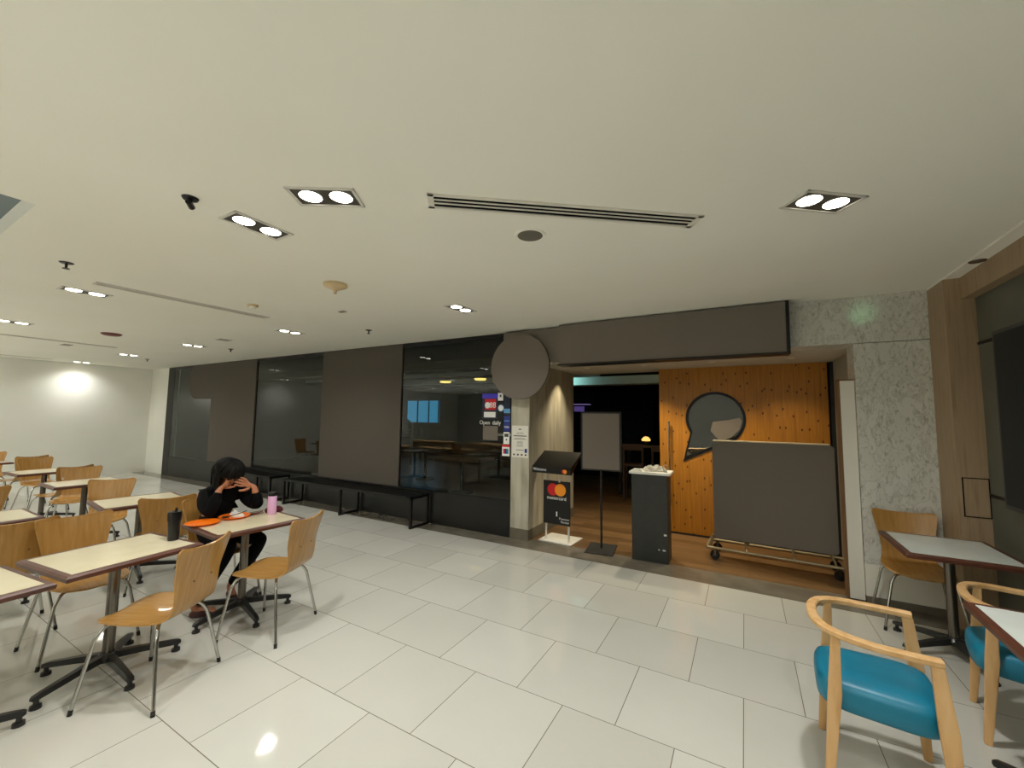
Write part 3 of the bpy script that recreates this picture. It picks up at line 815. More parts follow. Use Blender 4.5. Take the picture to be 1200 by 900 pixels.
# ------------------------------------------------------------------ the seated person
def skin_mesh(name, V, Ed, m, parent, sub=2, root=0):
    bm = bmesh.new(); ly = bm.verts.layers.skin.verify()
    vs = []
    for i, (co, r) in enumerate(V):
        v = bm.verts.new(co); r = r if isinstance(r, tuple) else (r, r); v[ly].radius = r; v[ly].use_root = (i == root); vs.append(v)
    for a, b in Ed: bm.edges.new((vs[a], vs[b]))
    me = bpy.data.meshes.new(name); bm.to_mesh(me); bm.free()
    o = bpy.data.objects.new(name, me); COL.objects.link(o)
    s = o.modifiers.new('skin', 'SKIN'); s.use_smooth_shade = True; s.branch_smoothing = .6
    d = o.modifiers.new('sub', 'SUBSURF'); d.levels = sub; d.render_levels = sub
    bpy.context.view_layer.update()
    me2 = bpy.data.meshes.new_from_object(o.evaluated_get(bpy.context.evaluated_depsgraph_get()))
    o.modifiers.clear(); o.data = me2; me2.name = name
    bpy.data.meshes.remove(me)
    for p_ in me2.polygons: p_.use_smooth = True
    me2.materials.clear(); me2.materials.append(m)
    if parent: o.parent = parent
    return o
pr = empty('person', (0, 0, 0), 0, 'person in black with long dark hair bowed over the table, hands to the face', 'person')
J = dict(pel=(-4.13, 1.935, .60), wai=(-4.17, 1.93, .72), che=(-4.13, 1.95, .845), uch=(-4.065, 1.96, .94), nek=(-4.03, 1.96, .995), hb=(-4.005, 1.955, 1.05), hd=(-3.975, 1.945, 1.115), ht=(-3.97, 1.945, 1.15),
         rs=(-4.11, 1.81, .925), re=(-3.895, 1.785, .80), rw=(-3.93, 1.865, .99), ls=(-4.02, 2.10, .93), le=(-3.84, 2.15, .80), lw=(-3.835, 2.10, .985),
         rh=(-4.08, 1.86, .58), lh=(-4.08, 2.02, .58), rk=(-3.78, 1.91, .53), lk=(-3.75, 2.15, .53), ra=(-3.833, 1.68, .10), la=(-3.986, 2.025, .12),
         rt=(-3.75, 1.815, .045), lt=(-3.86, 2.0, .05))
J = {k: Vector(v) for k, v in J.items()}
def body_graph(items, edges):
    idx = {k: i for i, (k, _, _) in enumerate(items)}
    return [(c, r) for _, c, r in items], [(idx[a], idx[b]) for a, b in edges]
def mid(a, b, f): return J[a].lerp(J[b], f)
items = [('pel', J['pel'], .12), ('wai', J['wai'], .105), ('che', J['che'], .115), ('uch', J['uch'], .095), ('nek', J['nek'], .05), ('hb', J['hb'], .06), ('hd', J['hd'], .092), ('ht', J['ht'], .075),
         ('rs', J['rs'], .055), ('rue', mid('rs', 're', .5), .043), ('re', J['re'], .036), ('rfa', mid('re', 'rw', .35), .037), ('rw', J['rw'], .024),
         ('ls', J['ls'], .055), ('lue', mid('ls', 'le', .5), .043), ('le', J['le'], .036), ('lfa', mid('le', 'lw', .35), .037), ('lw', J['lw'], .024),
         ('rh', J['rh'], .085), ('rth', mid('rh', 'rk', .5), .075), ('rk', J['rk'], .052), ('rca', mid('rk', 'ra', .35), .05), ('ra', J['ra'], .033), ('rt', J['rt'], .028),
         ('lh', J['lh'], .085), ('lth', mid('lh', 'lk', .5), .075), ('lk', J['lk'], .052), ('lca', mid('lk', 'la', .35), .05), ('la', J['la'], .033), ('lt', J['lt'], .028)]
edges = [('pel', 'wai'), ('wai', 'che'), ('che', 'uch'), ('uch', 'nek'), ('nek', 'hb'), ('hb', 'hd'), ('hd', 'ht'), ('uch', 'rs'), ('rs', 'rue'), ('rue', 're'), ('re', 'rfa'), ('rfa', 'rw'),
         ('uch', 'ls'), ('ls', 'lue'), ('lue', 'le'), ('le', 'lfa'), ('lfa', 'lw'), ('pel', 'rh'), ('rh', 'rth'), ('rth', 'rk'), ('rk', 'rca'), ('rca', 'ra'), ('ra', 'rt'),
         ('pel', 'lh'), ('lh', 'lth'), ('lth', 'lk'), ('lk', 'lca'), ('lca', 'la'), ('la', 'lt')]
# nose on the bowed face
FD = Vector((.70, .34, -.52)).normalized()
items.append(('nose', J['hd'] + FD * .098 + Vector((0, 0, -.012)), .011)); edges.append(('hd', 'nose'))
def hand(pre, w, along, side, palm_n, curl):
    """palm, four fingers and thumb grown from the wrist"""
    along = along.normalized(); side = (side - along * side.dot(along)).normalized(); nn = along.cross(side).normalized() * palm_n
    pc = w + along * .05
    items.append((pre + 'p', pc, .021)); edges.append((pre + 'w', pre + 'p'))
    for k, (off, ln_, r) in enumerate(((-.033, .068, .0085), (-.011, .078, .009), (.011, .074, .0088), (.032, .058, .008))):
        kn = w + along * .092 + side * off
        a = pre + 'k%d' % k
        items.append((a, kn, .0105)); edges.append((pre + 'p', a))
        m1 = kn + (along * .93 + nn * .25 * curl + side * off * 2.2) * ln_ * .55
        m2 = m1 + (along * .7 + nn * .75 * curl + side * off * 1.2) * ln_ * .5
        items.append((a + 'a', m1, r)); items.append((a + 'b', m2, r * .8)); edges.append((a, a + 'a')); edges.append((a + 'a', a + 'b'))
    t0 = w + along * .03 + side * -.03; t1 = t0 + along * .035 - side * .03 + nn * .012; t2 = t1 + along * .03 - side * .008 + nn * .016
    for n_, c_, r_ in (('t0', t0, .014), ('t1', t1, .0105), ('t2', t2, .009)): items.append((pre + n_, c_, r_))
    edges.extend([(pre + 'p', pre + 't0'), (pre + 't0', pre + 't1'), (pre + 't1', pre + 't2')])
hand('r', J['rw'], Vector((.045, .10, .10)), Vector((.3, -.75, .45)), 1, .5)
hand('l', J['lw'], Vector((-.07, -.15, .085)), Vector((.25, .25, .9)), -1, .5)
V, Ed = body_graph(items, edges)
body = skin_mesh('body', V, Ed, M_skin, pr)
# top
pad = 1.22
its = [('wai0', J['pel'] + Vector((0, 0, .03)), .13), ('wai', J['wai'], .14), ('che', J['che'], .15), ('bust', Vector((-4.0, 2.03, .85)), .135), ('uch', J['uch'], .118), ('col', J['uch'].lerp(J['nek'], .8), .084),
       ('rs', J['rs'], .085), ('rue', mid('rs', 're', .5), .068), ('re', J['re'], .05), ('rfa', mid('re', 'rw', .4), .056), ('rw', mid('re', 'rw', .88), .035),
       ('ls', J['ls'], .085), ('lue', mid('ls', 'le', .5), .082), ('le', J['le'], .052), ('lfa', mid('le', 'lw', .4), .056), ('lw', mid('le', 'lw', .82), .036)]
eds = [('wai0', 'wai'), ('wai', 'che'), ('che', 'bust'), ('che', 'uch'), ('uch', 'col'), ('uch', 'rs'), ('rs', 'rue'), ('rue', 're'), ('re', 'rfa'), ('rfa', 'rw'), ('uch', 'ls'), ('ls', 'lue'), ('lue', 'le'), ('le', 'lfa'), ('lfa', 'lw')]
V, Ed = body_graph(its, eds); skin_mesh('black_top', V, Ed, M_cloth, pr)
its = [('pel', J['pel'], .122), ('wst', J['pel'].lerp(J['wai'], .5), .126), ('rh', J['rh'], .095), ('rth', mid('rh', 'rk', .5), .085), ('rk', J['rk'], .064), ('rca', mid('rk', 'ra', .4), .06), ('ra', mid('rk', 'ra', .97), .044),
       ('lh', J['lh'], .095), ('lth', mid('lh', 'lk', .5), .085), ('lk', J['lk'], .064), ('lca', mid('lk', 'la', .4), .06), ('la', mid('lk', 'la', .97), .044)]
eds = [('pel', 'wst'), ('pel', 'rh'), ('rh', 'rth'), ('rth', 'rk'), ('rk', 'rca'), ('rca', 'ra'), ('pel', 'lh'), ('lh', 'lth'), ('lth', 'lk'), ('lk', 'lca'), ('lca', 'la')]
V, Ed = body_graph(its, eds); skin_mesh('black_trousers', V, Ed, M_cloth, pr)
for a, t_ in (('ra', 'rt'), ('la', 'lt')):
    d = (J[t_] - J[a]); d.z = 0; d.normalize()
    h0 = Vector((J[a].x, J[a].y, J[t_].z)) - d * .035
    V = [(h0, .036), (h0 + d * .07, .038), (h0 + d * .14, .04), (h0 + d * .19, .03), (Vector((J[a].x, J[a].y, J[a].z - .005)), .042)]
    skin_mesh('shoe', V, [(0, 1), (1, 2), (2, 3), (1, 4)], M_shoe, pr, 2, 1)
# hair: cap plus falling locks
hm = MB()
UP = Vector((0, 0, 1)); SD = FD.cross(UP).normalized(); HU = SD.cross(FD).normalized()
hc = J['hd'].lerp(J['ht'], .25)
rings = []
for i in range(13):
    ring = []
    for k in range(30):
        a = 2 * PI * k / 30
        th = PI * (.02 + (.54 + .08 * math.cos(a)) * i / 12)
        v = HU * math.cos(th) * .122 + (FD * -math.cos(a) * .122 + SD * math.sin(a) * .108) * math.sin(th)
        v *= 1 - .05 * (i / 12) ** 3
        v *= 1 + .012 * math.sin(9 * a + i)
        ring.append(hc + v)
    rings.append(ring)
hm.loft(rings)
for k in range(56):
    a = 2 * PI * (k + .5) / 56
    pts = []
    for i in range(9):
        th = PI * (.03 + (.56 + .08 * math.cos(a)) * i / 8)
        a2 = a + .12 * math.sin(k * 1.7) * i / 8
        v = HU * math.cos(th) * .122 + (FD * -math.cos(a2) * .122 + SD * math.sin(a2) * .108) * math.sin(th)
        pts.append(hc + v * (1.0 + .02 * math.sin(k * 2.3)))
    hm.tube(pts, [.005, .008, .010, .011, .011, .011, .010, .008, .004], 6)
rn = random.Random(11)
for k in range(64):
    a = PI * (-.46 + .92 * k / 63)       # around the back and both sides
    rt = hc + (FD * -math.cos(a) * .108 + SD * math.sin(a) * .1) * (.96 + .08 * rn.random()) + HU * (.03 - .05 * abs(a) / PI)
    dn = Vector((rn.uniform(-.015, .015), rn.uniform(-.015, .015), -1))
    L_ = .19 + .09 * rn.random() + .05 * (abs(a) > 1)
    out = (rt - hc); out.z = 0; out.normalize()
    p1 = rt + dn * L_ * .45 + out * .006; p2 = rt + dn * L_ * .8 - out * .004; p3 = rt + dn * L_ - out * .012
    hm.tube([rt + HU * .02, p1, p2, p3], [.019, .019, .014, .004], 7, smooth=1)
hm.build('hair', M_hair, pr, smooth=60)
ey = MB()
for s in (-1, 1):
    c = hc + FD * .086 + SD * .034 * s - HU * .012
    ey.tube([c - SD * .013, c, c + SD * .013], [.002, .006, .002], 8)
ey.build('eyelids', M_hair, pr, smooth=60)
mo = MB(); c = hc + FD * .088 - HU * .068
mo.tube([c - SD * .022, c + FD * .004, c + SD * .022], [.002, .006, .002], 8)
mo.build('mouth', mat('lip', (150, 80, 70), .5), pr, smooth=60)

# ------------------------------------------------------------------ ceiling fixtures
LIGHTK = 1.0
def spot(name, loc, power, size=140, blend=1., col=(1, .985, .945), rad=.06, aim=None, parent=None):
    l = bpy.data.lights.new(name, 'SPOT'); l.energy = power; l.spot_size = math.radians(size); l.spot_blend = blend; l.color = col; l.shadow_soft_size = rad
    o = bpy.data.objects.new(name, l); COL.objects.link(o); o.location = loc
    if aim: o.rotation_euler = (Vector(aim) - Vector(loc)).to_track_quat('-Z', 'Y').to_euler()
    return o
def make_downlight():
    t = empty('twin_downlight')
    hx, hy = .18, .095
    fr = MB()
    for a in ((-hx, -hy, hx, -hy + .016), (-hx, hy - .016, hx, hy), (-hx, -hy, -hx + .016, hy), (hx - .016, -hy, hx, hy)):
        fr.box(a[0], a[1], -.007, a[2], a[3], 0)
    fr.build('frame', M_frame, t)
    MB().box(-hx + .016, -hy + .016, -.002, hx - .016, hy - .016, 0).build('housing', M_house, t)
    for x in (-.082, .082):
        MB().lathe([(0, -.004), (.054, -.004), (.058, -.002), (0, -.001)], (x, 0, 0), 32).build('lamp', M_lamp, t, smooth=40)
    return t
dproto = make_downlight(); dfirst = [True]
PW = 72
UPW = 90
def downlight(x, y, deg, label, k=1.):
    o = dproto if dfirst[0] else copy_tree(dproto)
    dfirst[0] = False
    o.location = (x, y, CH); o.rotation_euler = (0, 0, math.radians(deg))
    tag(o, label, 'ceiling light', 'twin recessed downlights')
    spot('downlight_beam', (x, y, CH - .02), PW * k, 150, 1.)
    return o
downlight(-1.945, 1.35, 31, 'twin recessed downlight at a slant, left of the long slotted vent', 1)
downlight(.40, 2.67, 38, 'twin recessed downlight at a slant, near the timber beam on the right', 1.45)
downlight(-2.64, 1.37, 90, 'twin recessed downlight just left of the slanted one over the near tables')
downlight(-2.69, 3.57, 90, 'twin recessed downlight over the walkway close to the glass poster')
downlight(-5.66, 1.36, 90, 'twin recessed downlight beside the end of the narrow ceiling slot')
downlight(-5.70, 3.49, 90, 'twin recessed downlight above the black bench')
downlight(-8.48, 3.44, 90, 'twin recessed downlight with a small square vent beside it')
downlight(-8.50, 1.38, 90, 'twin recessed downlight at the left frame edge')
downlight(-11.18, 3.41, 90, 'twin recessed downlight near the far end of the glass front')
downlight(-14.03, 1.38, 90, 'twin recessed downlight washing the end wall, outside the picture', .75)
downlight(-14.03, 3.42, 90, 'twin recessed downlight washing the white end wall', .75)
for x in (-12.0, -8.5, -2.65, .3):  # unseen extra downlights, added to stand in for the hall's other lighting
    for y in (-1.0, -4.2, -7.4):
        if y > -2 and x > -1: continue
        downlight(x, y, 90, 'added twin recessed downlight behind the camera, out of the picture', 1.25)
downlight(.45, .35, 90, 'added twin recessed downlight behind the camera, out of the picture', 1.3)  # added out of view to brighten the floor and armchairs at right
downlight(.2, -1.2, 90, 'added twin recessed downlight behind the camera, out of the picture', .9)
downlight(-11.2, 1.0, 90, 'added twin recessed downlight behind the camera, out of the picture')

def slot_vent(x, y, deg, L_, w, label, nslot=3):
    t = empty('slot_vent', (x, y, CH), math.radians(deg), label, 'vent')
    fr = MB(); e = .02 if w > .12 else .014
    for a in ((-L_ / 2, -w / 2, L_ / 2, -w / 2 + e), (-L_ / 2, w / 2 - e, L_ / 2, w / 2), (-L_ / 2, -w / 2, -L_ / 2 + e * 1.6, w / 2), (L_ / 2 - e * 1.6, -w / 2, L_ / 2, w / 2)):
        fr.box(a[0], a[1], -.008, a[2], a[3], 0)
    fr.build('frame', M_ventmetal, t)
    MB().box(-L_ / 2 + e, -w / 2 + e, -.002, L_ / 2 - e, w / 2 - e, 0).build('dark_opening', M_slot, t)
    if nslot > 1:
        ww = (w - 2 * e)
        for k in range(1, nslot):
            c = -ww / 2 + ww * k / nslot
            MB().box(-L_ / 2 + e, c - .0055, -.006, L_ / 2 - e, c + .0055, -.0021).build('blade', M_ventmetal, t)
    return t
def uplight(x, y, L_, power):
    # added unseen divider; its trough lamps are there to brighten the ceiling
    t = empty('added_divider', (x, y, 0), 0, 'added low divider with a trough lamp to brighten the ceiling, behind the camera, out of the picture', 'divider', 'added ceiling fill dividers')
    MB().box(-L_ / 2, -.14, 0, L_ / 2, .14, .42, bev=.004).build('cabinet', M_veneer, t)
    tb_ = MB()
    for a in ((-L_ / 2, -.15, L_ / 2, -.09), (-L_ / 2, .09, L_ / 2, .15), (-L_ / 2, -.09, -L_ / 2 + .05, .09), (L_ / 2 - .05, -.09, L_ / 2, .09)): tb_.box(a[0], a[1], .42, a[2], a[3], .48)
    tb_.build('trough_rim', M_beech, t)
    l = bpy.data.lights.new('ceiling_fill_lamp', 'AREA'); l.shape = 'RECTANGLE'; l.size = L_ - .12; l.size_y = .15; l.energy = power; l.color = (.98, 1, .95)
    o = bpy.data.objects.new('ceiling_fill_lamp', l); COL.objects.link(o); o.location = (x, y, .45); o.rotation_euler = (PI, 0, 0)
for x, k in ((-12.2, .3), (-9.2, .2), (-5.6, .05), (-1.9, .06)): uplight(x, -1.7, 2.4, UPW * k)
for x, k in ((-12.2, .5), (-9.2, .5), (-5.6, .4), (-1.0, 1.5)): uplight(x, -4.6, 2.4, UPW * k)
slot_vent(-.845, 2.115, 37, 1.58, .15, 'long three slot air vent set at a slant in the ceiling')
slot_vent(-5.13, 2.06, 88, 1.54, .11, 'narrow ceiling air slot past the twin lights over the second row', 3)
slot_vent(-10.05, 2.1, 93, 1.6, .09, 'narrow ceiling air slot farther back on the left', 1)
slot_vent(-13.8, 2.2, 93, 1.4, .09, 'narrow ceiling air slot closest to the white end wall', 1)
def disc_thing(name, x, y, parts, label, cat):
    t = empty(name, (x, y, CH), 0, label, cat)
    for n_, prof, m in parts: MB().lathe(prof, n=32).build(n_, m, t, smooth=40)
    return t
disc_thing('ceiling_speaker', -1.18, 2.29, [('rim', [(0, -.004), (.085, -.006), (.1, -.006), (.103, 0), (0, 0)], M_ceil), ('grille', [(0, -.009), (.07, -.0085), (.082, -.0062), (0, -.006)], M_mesh)], 'round grey mesh speaker flush in the ceiling below the slanted vent', 'speaker')
disc_thing('ceiling_antenna', -3.2, 2.36, [('dome', [(.0, -.095), (.012, -.09), (.016, -.06), (.05, -.045), (.1, -.022), (.105, -.01), (.1, 0), (0, 0)], M_beige)], 'beige cone shaped dome hanging under the ceiling', 'antenna')
disc_thing('smoke_detector', -4.64, 2.41, [('base', [(0, -.02), (.05, -.02), (.055, 0), (0, 0)], M_beige), ('sensor', [(0, -.045), (.03, -.045), (.035, -.02), (0, -.02)], M_ceil)], 'small white smoke detector near the end of the narrow slot', 'smoke detector')
disc_thing('ceiling_alarm', -8.36, 2.33, [('cover', [(0, -.03), (.09, -.028), (.12, -.012), (.12, 0), (0, 0)], M_redpl)], 'dark red round alarm cover on the ceiling', 'alarm')
for x, y, lab in ((-4.67, 1.0, 'black ceiling sprinkler near the twin light over the second row'), (-4.55, 3.92, 'black ceiling sprinkler near the top of the rectangular window poster'),
                  (-8.26, 3.95, 'black ceiling sprinkler above the flagged window poster'), (-11.66, 3.88, 'black ceiling sprinkler near the white corner')):
    t = empty('ceiling_sprinkler', (x, y, CH), 0, lab, 'sprinkler', 'ceiling sprinklers')
    MB().lathe([(0, -.006), (.038, -.006), (.045, 0), (0, 0)], n=24).build('escutcheon', M_black, t, smooth=40)
    MB().lathe([(0, -.05), (.022, -.05), (.022, -.046), (.008, -.042), (.009, -.006), (0, -.006)], n=20).build('head', M_black, t, smooth=40)
cam_t = empty('ceiling_camera', (-2.62, 1.0, CH), math.radians(140), 'black ceiling camera at the upper left near the slanted lights', 'camera')
MB().lathe([(0, -.01), (.035, -.01), (.04, 0), (0, 0)], n=24).build('base', M_black, cam_t, smooth=40)
kb = MB(); kb.tube([(0, 0, -.01), (0, 0, -.03)], .012, 10); kb.tube([(-.02, 0, -.03), (.03, 0, -.04)], .016, 14)
kb.build('body', M_black, cam_t, smooth=40)
t = empty('square_vent', (-7.3, 3.38, CH), 0, 'small grey square vent on the ceiling above the flagged poster', 'vent')
MB().box(-.1, -.1, -.006, .1, .1, 0).build('grille', M_ventmetal, t)
for k in range(4): MB().box(-.085, -.075 + k * .042, -.0085, .085, -.055 + k * .042, -.006).build('slot', mat('slot_grey', (120, 116, 104), .7), t)
t = empty('square_vent', (-10.55, 2.36, CH), 0, 'tiny grey vent on the ceiling near the far twin lights', 'vent')
MB().box(-.12, -.06, -.006, .12, .06, 0).build('grille', mat('vent_grey', (150, 146, 132), .7), t)
t = empty('square_vent', (-3.99, 3.05, CH), 0, 'small flat plate on the ceiling behind the beige dome', 'vent')
MB().box(-.045, -.025, -.008, .045, .025, 0).build('plate', mat('vent_grey_small', (150, 146, 132), .7), t)
t = empty('recessed_light', (1.503, 4.17, CH - .012), 0, 'unlit round recessed light in the strip beside the timber beam', 'ceiling light')
MB().lathe([(.03, -.004), (.045, -.005), (.048, 0), (.03, 0)], n=28).build('rim', M_dsteel, t, smooth=40)
MB().lathe([(0, -.002), (.03, -.002), (.03, 0), (0, 0)], n=28).build('glass', M_beige, t, smooth=40)
# soffit spots of the entrance
SOFZ = 2.372
for x, y, lab, pw in ((-2.02, 5.82, 'small round soffit spot nearest the plaster pillar', 30), (-1.2, 5.84, 'small round soffit spot over the left edge of the pine door', 75),
                      (-.34, 5.80, 'small round soffit spot above the speech bubble window', 58), (.5, 5.84, 'small round soffit spot above the taupe panel trolley', 24)):
    t = empty('soffit_spot', (x, y, SOFZ), 0, lab, 'ceiling light', 'entrance soffit spots')
    MB().lathe([(.028, -.004), (.04, -.005), (.043, 0), (.028, 0)], n=28).build('rim', M_frame, t, smooth=40)
    MB().lathe([(0, -.003), (.028, -.003), (.028, 0), (0, 0)], n=28).build('lamp', M_lampw, t, smooth=40)
    spot('soffit_beam', (x, y, SOFZ - .02), pw, 110, .8, (1, .86, .60), .03)
spot('pillar_beam', (-2.27, 5.9, SOFZ - .02), 26, 84, .8, (1, .82, .52), .02, (-2.5, 5.9, 1.0))

spot('green_glow', (1.0, 4.45, 2.60), 1.3, 34, 1, (.35, 1, .45), .02, (1.0, 4.94, 2.66))
# ------------------------------------------------------------------ wall screen on the right
tv = empty('wall_screen', (1.63, 3.2, 1.67), 0, 'large black wall screen on the grey right hand wall', 'screen')
MB().box(-.075, -1.02, -.62, -.03, 1.0, .62, bev=.004).build('housing', M_blackpl, tv)
MB().box(-.0785, -.99, -.59, -.0745, .97, .59).build('display', M_tv, tv)
MB().box(-.031, -.3, -.25, -.001, .3, .25).build('bracket', M_blackmat, tv)

# ------------------------------------------------------------------ restaurant interior
M_blueglow = mat('blue_lit_panel', (60, 150, 190), .5, emit=(60, 160, 205), es=.5)
bw = empty('window_4', (-12.45, 13.88, 1.32), kind='structure')
MB().box(-.95, 0, 0, .95, .015, .95).build('pane', M_blueglow, bw)
fb = MB()
for x in (-.95, -.3, .35, .9): fb.box(x, -.03, 0, x + .05, .0, .95)
fb.box(-.95, -.03, -.05, .97, 0, 0); fb.box(-.95, -.03, .95, .97, 0, 1.0)
fb.build('window_frame', M_black, bw)
st = empty('stair_rail', (-9.75, 10.2, 0), 0, 'black stair rail against the blue window inside the restaurant', 'railing')
MB().tube([(-.9, 0, 1.95), (.15, 0, 1.35), (.15, 0, 0)], .04, 8).build('handrail', M_blackmat, st)
for z in (1.15, .95): MB().tube([(-.9, 0, z), (.15, 0, z)], .02, 8).build('rail', M_blackmat, st)
MB().tube([(-.9, 0, 1.95), (-.9, 0, 0)], .03, 8).build('newel_post', M_blackmat, st)
for (x, y), lab in zip(((-8.55, 10.6), (-6.9, 10.2)), ('glowing yellow ceiling lamp deep inside, above the blue window', 'glowing yellow ceiling lamp deep inside, right of the blue window')):
    t = empty('ceiling_lamp', (x, y, 2.76), 0, lab, 'lamp', 'yellow lamps inside the restaurant')
    MB().cyl((0, 0, 0), .01, .14, 8).build('stem', M_black, t)
    MB().lathe([(0, -.05), (.16, -.05), (.19, 0), (0, 0)], n=28).build('diffuser', mat('yellow_diffuser', (240, 220, 120), .5, emit=(240, 210, 110), es=1.6), t, smooth=40)
cn = empty('service_counter', (-5.0, 9.6, 0), 0, 'long dark counter with pale top inside the restaurant', 'counter')
MB().box(-1.1, -.3, 0, 1.1, .3, 1.12).build('cabinet', M_darkroom, cn); MB().box(-1.15, -.34, 1.12, 1.15, .34, 1.16).build('worktop', M_bulkhead, cn)
pt_ = tag(MB().box(-5.75, 10.6, 0, -4.2, 10.7, 1.9).build('partition_screen', mottled('brown_partition', [(84, 62, 40), (98, 74, 48)], 6, .6), None), 'brown wooden partition screen inside behind the counter', 'screen')
# light bulkhead beyond the doorway
struct(MB().box(-4.4, 9.0, 2.38, -1.0, 9.4, 2.56).build('trim_15', M_bulkhead))
spot('cyan_cove', (-3.6, 8.55, 2.5), 9, 150, 1, (.45, 1, .95), .05, (-3.5, 9, 2.47))
spot('amber_cove', (-1.6, 8.0, 2.6), 1.2, 150, 1, (.8, .9, .4), .05, (-1.7, 9, 2.47))
bar = empty('back_bar', (-3.6, 11.6, 0), 0, 'dark back bar with a lit shelf and violet screen beyond the doorway', 'bar')
MB().box(-1.4, -.25, 0, 1.4, .25, 1.1).build('cabinet', M_darkroom, bar)
MB().box(-1.4, -.2, 2.0, -.35, .1, 2.025).build('shelf', mat('lit_shelf', (160, 140, 190), .5, emit=(150, 130, 190), es=.3), bar)
MB().box(-.75, -.22, 1.80, -.45, -.19, 1.95).build('screen', mat('violet_screen', (90, 70, 130), .4, emit=(100, 80, 150), es=.4), bar)
MB().box(-1.4, .2, 1.1, 1.4, .25, 2.4).build('back_panel', M_darkroom, bar)
tl = empty('table_lamp', (-1.95, 9.6, 0), 0, 'small glowing lamp on a dark table beyond the doorway', 'lamp')
MB().cyl((0, 0, 1.02), .03, .1, 12).build('base', M_blackmat, tl); MB().lathe([(0, 1.12), (.09, 1.12), (.1, 1.15), (.05, 1.21), (0, 1.22)], n=20).build('lamp_shade', mat('warm_shade', (255, 200, 120), .5, emit=(255, 190, 100), es=1.3), tl, smooth=40)
tl2 = empty('serving_tray', (-1.35, 9.0, 1.02), 0, 'pale tray under a lamp at the edge of the doorway view', 'tray')
MB().box(-.16, -.1, 0, .16, .1, .03, bev=.01).build('rim', mat('lit_white', (255, 240, 220), .5), tl2)
spot('tray_light', (-1.35, 9.0, 2.3), 5, 40, .5, (1, .85, .6), .03)
dtb = empty('dining_table', (-1.75, 9.3, 0), 0, 'dark dining table beyond the doorway', 'table')
MB().box(-.7, -.45, .98, .7, .45, 1.02).build('tabletop', M_darkroom, dtb)
for sx in (-.6, .6):
    for sy in (-.38, .38): MB().box(sx - .03, sy - .03, 0, sx + .03, sy + .03, .98).build('leg', M_blackmat, dtb)
def bar_chair(x, y, rz, label):
    t = empty('bar_chair', (x, y, 0), rz, label, 'chair', 'bar chairs beyond the doorway')
    m = mat('dark_brown_wood', (70, 48, 30), .5) if 'dark_brown_wood' not in MATS else MATS['dark_brown_wood']
    MB().box(-.2, -.2, .68, .2, .2, .72, bev=.01).build('seat', m, t)
    for sx in (-.18, .18):
        for sy in (-.18, .18): MB().box(sx - .018, sy - .018, 0, sx + .018, sy + .018, .68 if sx > 0 else 1.12).build('leg', m, t)
    MB().box(-.195, -.18, 1.0, -.17, .18, 1.12).build('backrest', m, t)
bar_chair(-1.95, 8.45, math.radians(95), 'brown bar chair left of the doorway table lamp')
bar_chair(-1.35, 8.35, math.radians(85), 'brown bar chair nearest the pine door')
def dark_table(x, y, label, m):
    t = empty('dining_table', (x, y, 0), .1, label, 'table', 'dark dining tables inside the restaurant')
    MB().box(-.6, -.35, .70, .6, .35, .75).build('tabletop', m, t)
    MB().cyl((0, 0, .03), .04, .67, 14).build('post', M_blackmat, t); MB().lathe([(0, 0), (.25, 0), (.24, .02), (.05, .035), (0, .035)], n=24).build('base', M_blackmat, t)
dark_table(-5.3, 7.2, 'brown dining table inside behind the glass, left of the stickers', mottled('brown_top', [(96, 78, 52), (110, 90, 62)], 6, .4))
dark_table(-3.9, 7.6, 'dark dining table inside behind the glass near the pillar', M_darkroom)
dark_table(-7.2, 8.2, 'dark dining table deep inside, hidden partly by the window poster', M_darkroom)
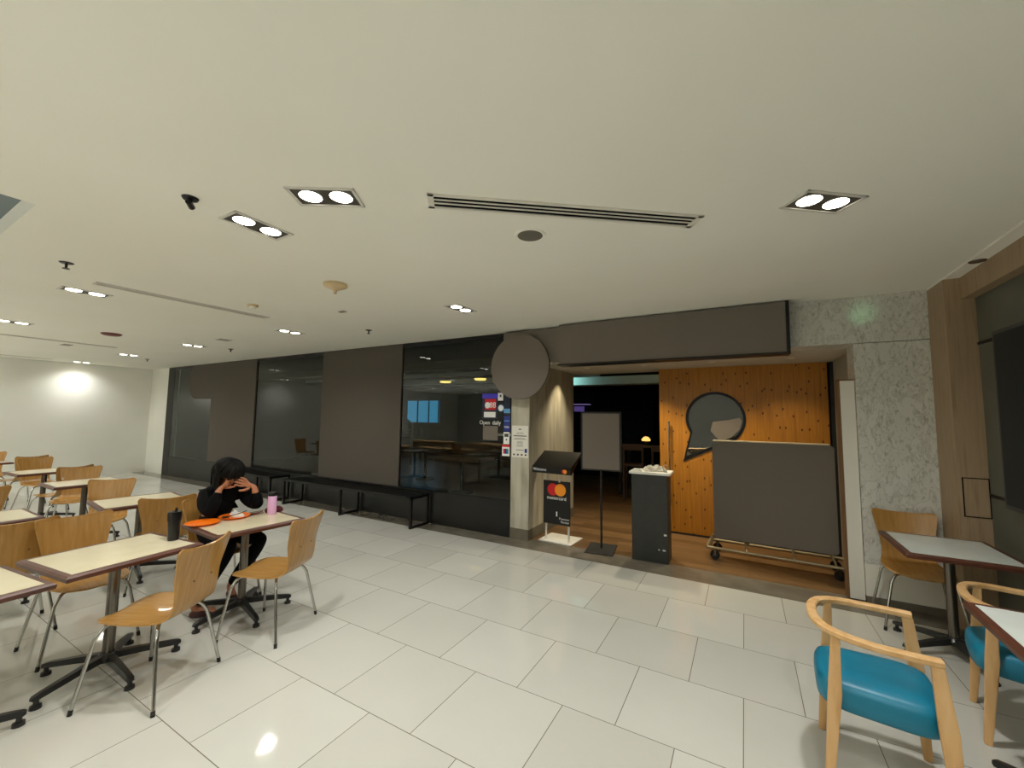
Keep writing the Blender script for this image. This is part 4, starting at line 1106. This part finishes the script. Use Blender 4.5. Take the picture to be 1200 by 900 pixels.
# interior glow
for x, y, e_, c in ((-5.5, 8.4, 3.5, (1, .95, .8)), (-9.5, 8.4, 3, (.7, .95, 1)), (-2.2, 7.4, 14, (1, .75, .45)), (-1.7, 7.3, 10, (1, .75, .45))):
    spot('interior_beam', (x, y, 2.6), e_, 120, .9, c, .05)
for x, y, lab in ((-2.6, 7.15, 'small ceiling spot inside the doorway, left'), (-1.63, 7.25, 'small ceiling spot inside the doorway, nearer the pine door')):
    t = empty('soffit_spot', (x, y, 2.9), 0, lab, 'ceiling light', 'doorway ceiling spots')
    MB().lathe([(0, -.01), (.05, -.01), (.055, 0), (0, 0)], n=24).build('lamp', M_lampw, t, smooth=40)

# ------------------------------------------------------------------ world, camera, view
w = bpy.data.worlds.new('world'); SC.world = w; w.use_nodes = True
w.node_tree.nodes['Background'].inputs['Color'].default_value = (.7, .8, 1, 1)
w.node_tree.nodes['Background'].inputs['Strength'].default_value = .1
F, PITCH, YAW, ROLL = 478.63, .078171, .516808, .0124107
fwd = Vector((-math.sin(YAW) * math.cos(PITCH), math.cos(YAW) * math.cos(PITCH), math.sin(PITCH)))
r0 = Vector((math.cos(YAW), math.sin(YAW), 0)); u0 = r0.cross(fwd)
rr = r0 * math.cos(ROLL) + u0 * math.sin(ROLL); uu = u0 * math.cos(ROLL) - r0 * math.sin(ROLL)
cam = bpy.data.cameras.new('camera'); co = bpy.data.objects.new('camera', cam); COL.objects.link(co)
cam.sensor_width = 36; cam.sensor_fit = 'HORIZONTAL'; cam.lens = F * 36 / 1200; cam.clip_start = .02
Mx = Matrix((rr, uu, -fwd)).transposed().to_4x4(); Mx.translation = Vector((0, 0, 1.645))
co.matrix_world = Mx
SC.camera = co
SC.view_settings.view_transform = 'Standard'; SC.view_settings.look = 'None'
SC.view_settings.exposure = .22; SC.view_settings.gamma = 1; SC.view_settings.use_curve_mapping = False
SC.cycles.use_denoising = True
SC.cycles.max_bounces = 10; SC.cycles.diffuse_bounces = 6; SC.cycles.glossy_bounces = 5; SC.cycles.transparent_max_bounces = 12
SC.cycles.caustics_reflective = False; SC.cycles.caustics_refractive = False; SC.cycles.sample_clamp_indirect = 6
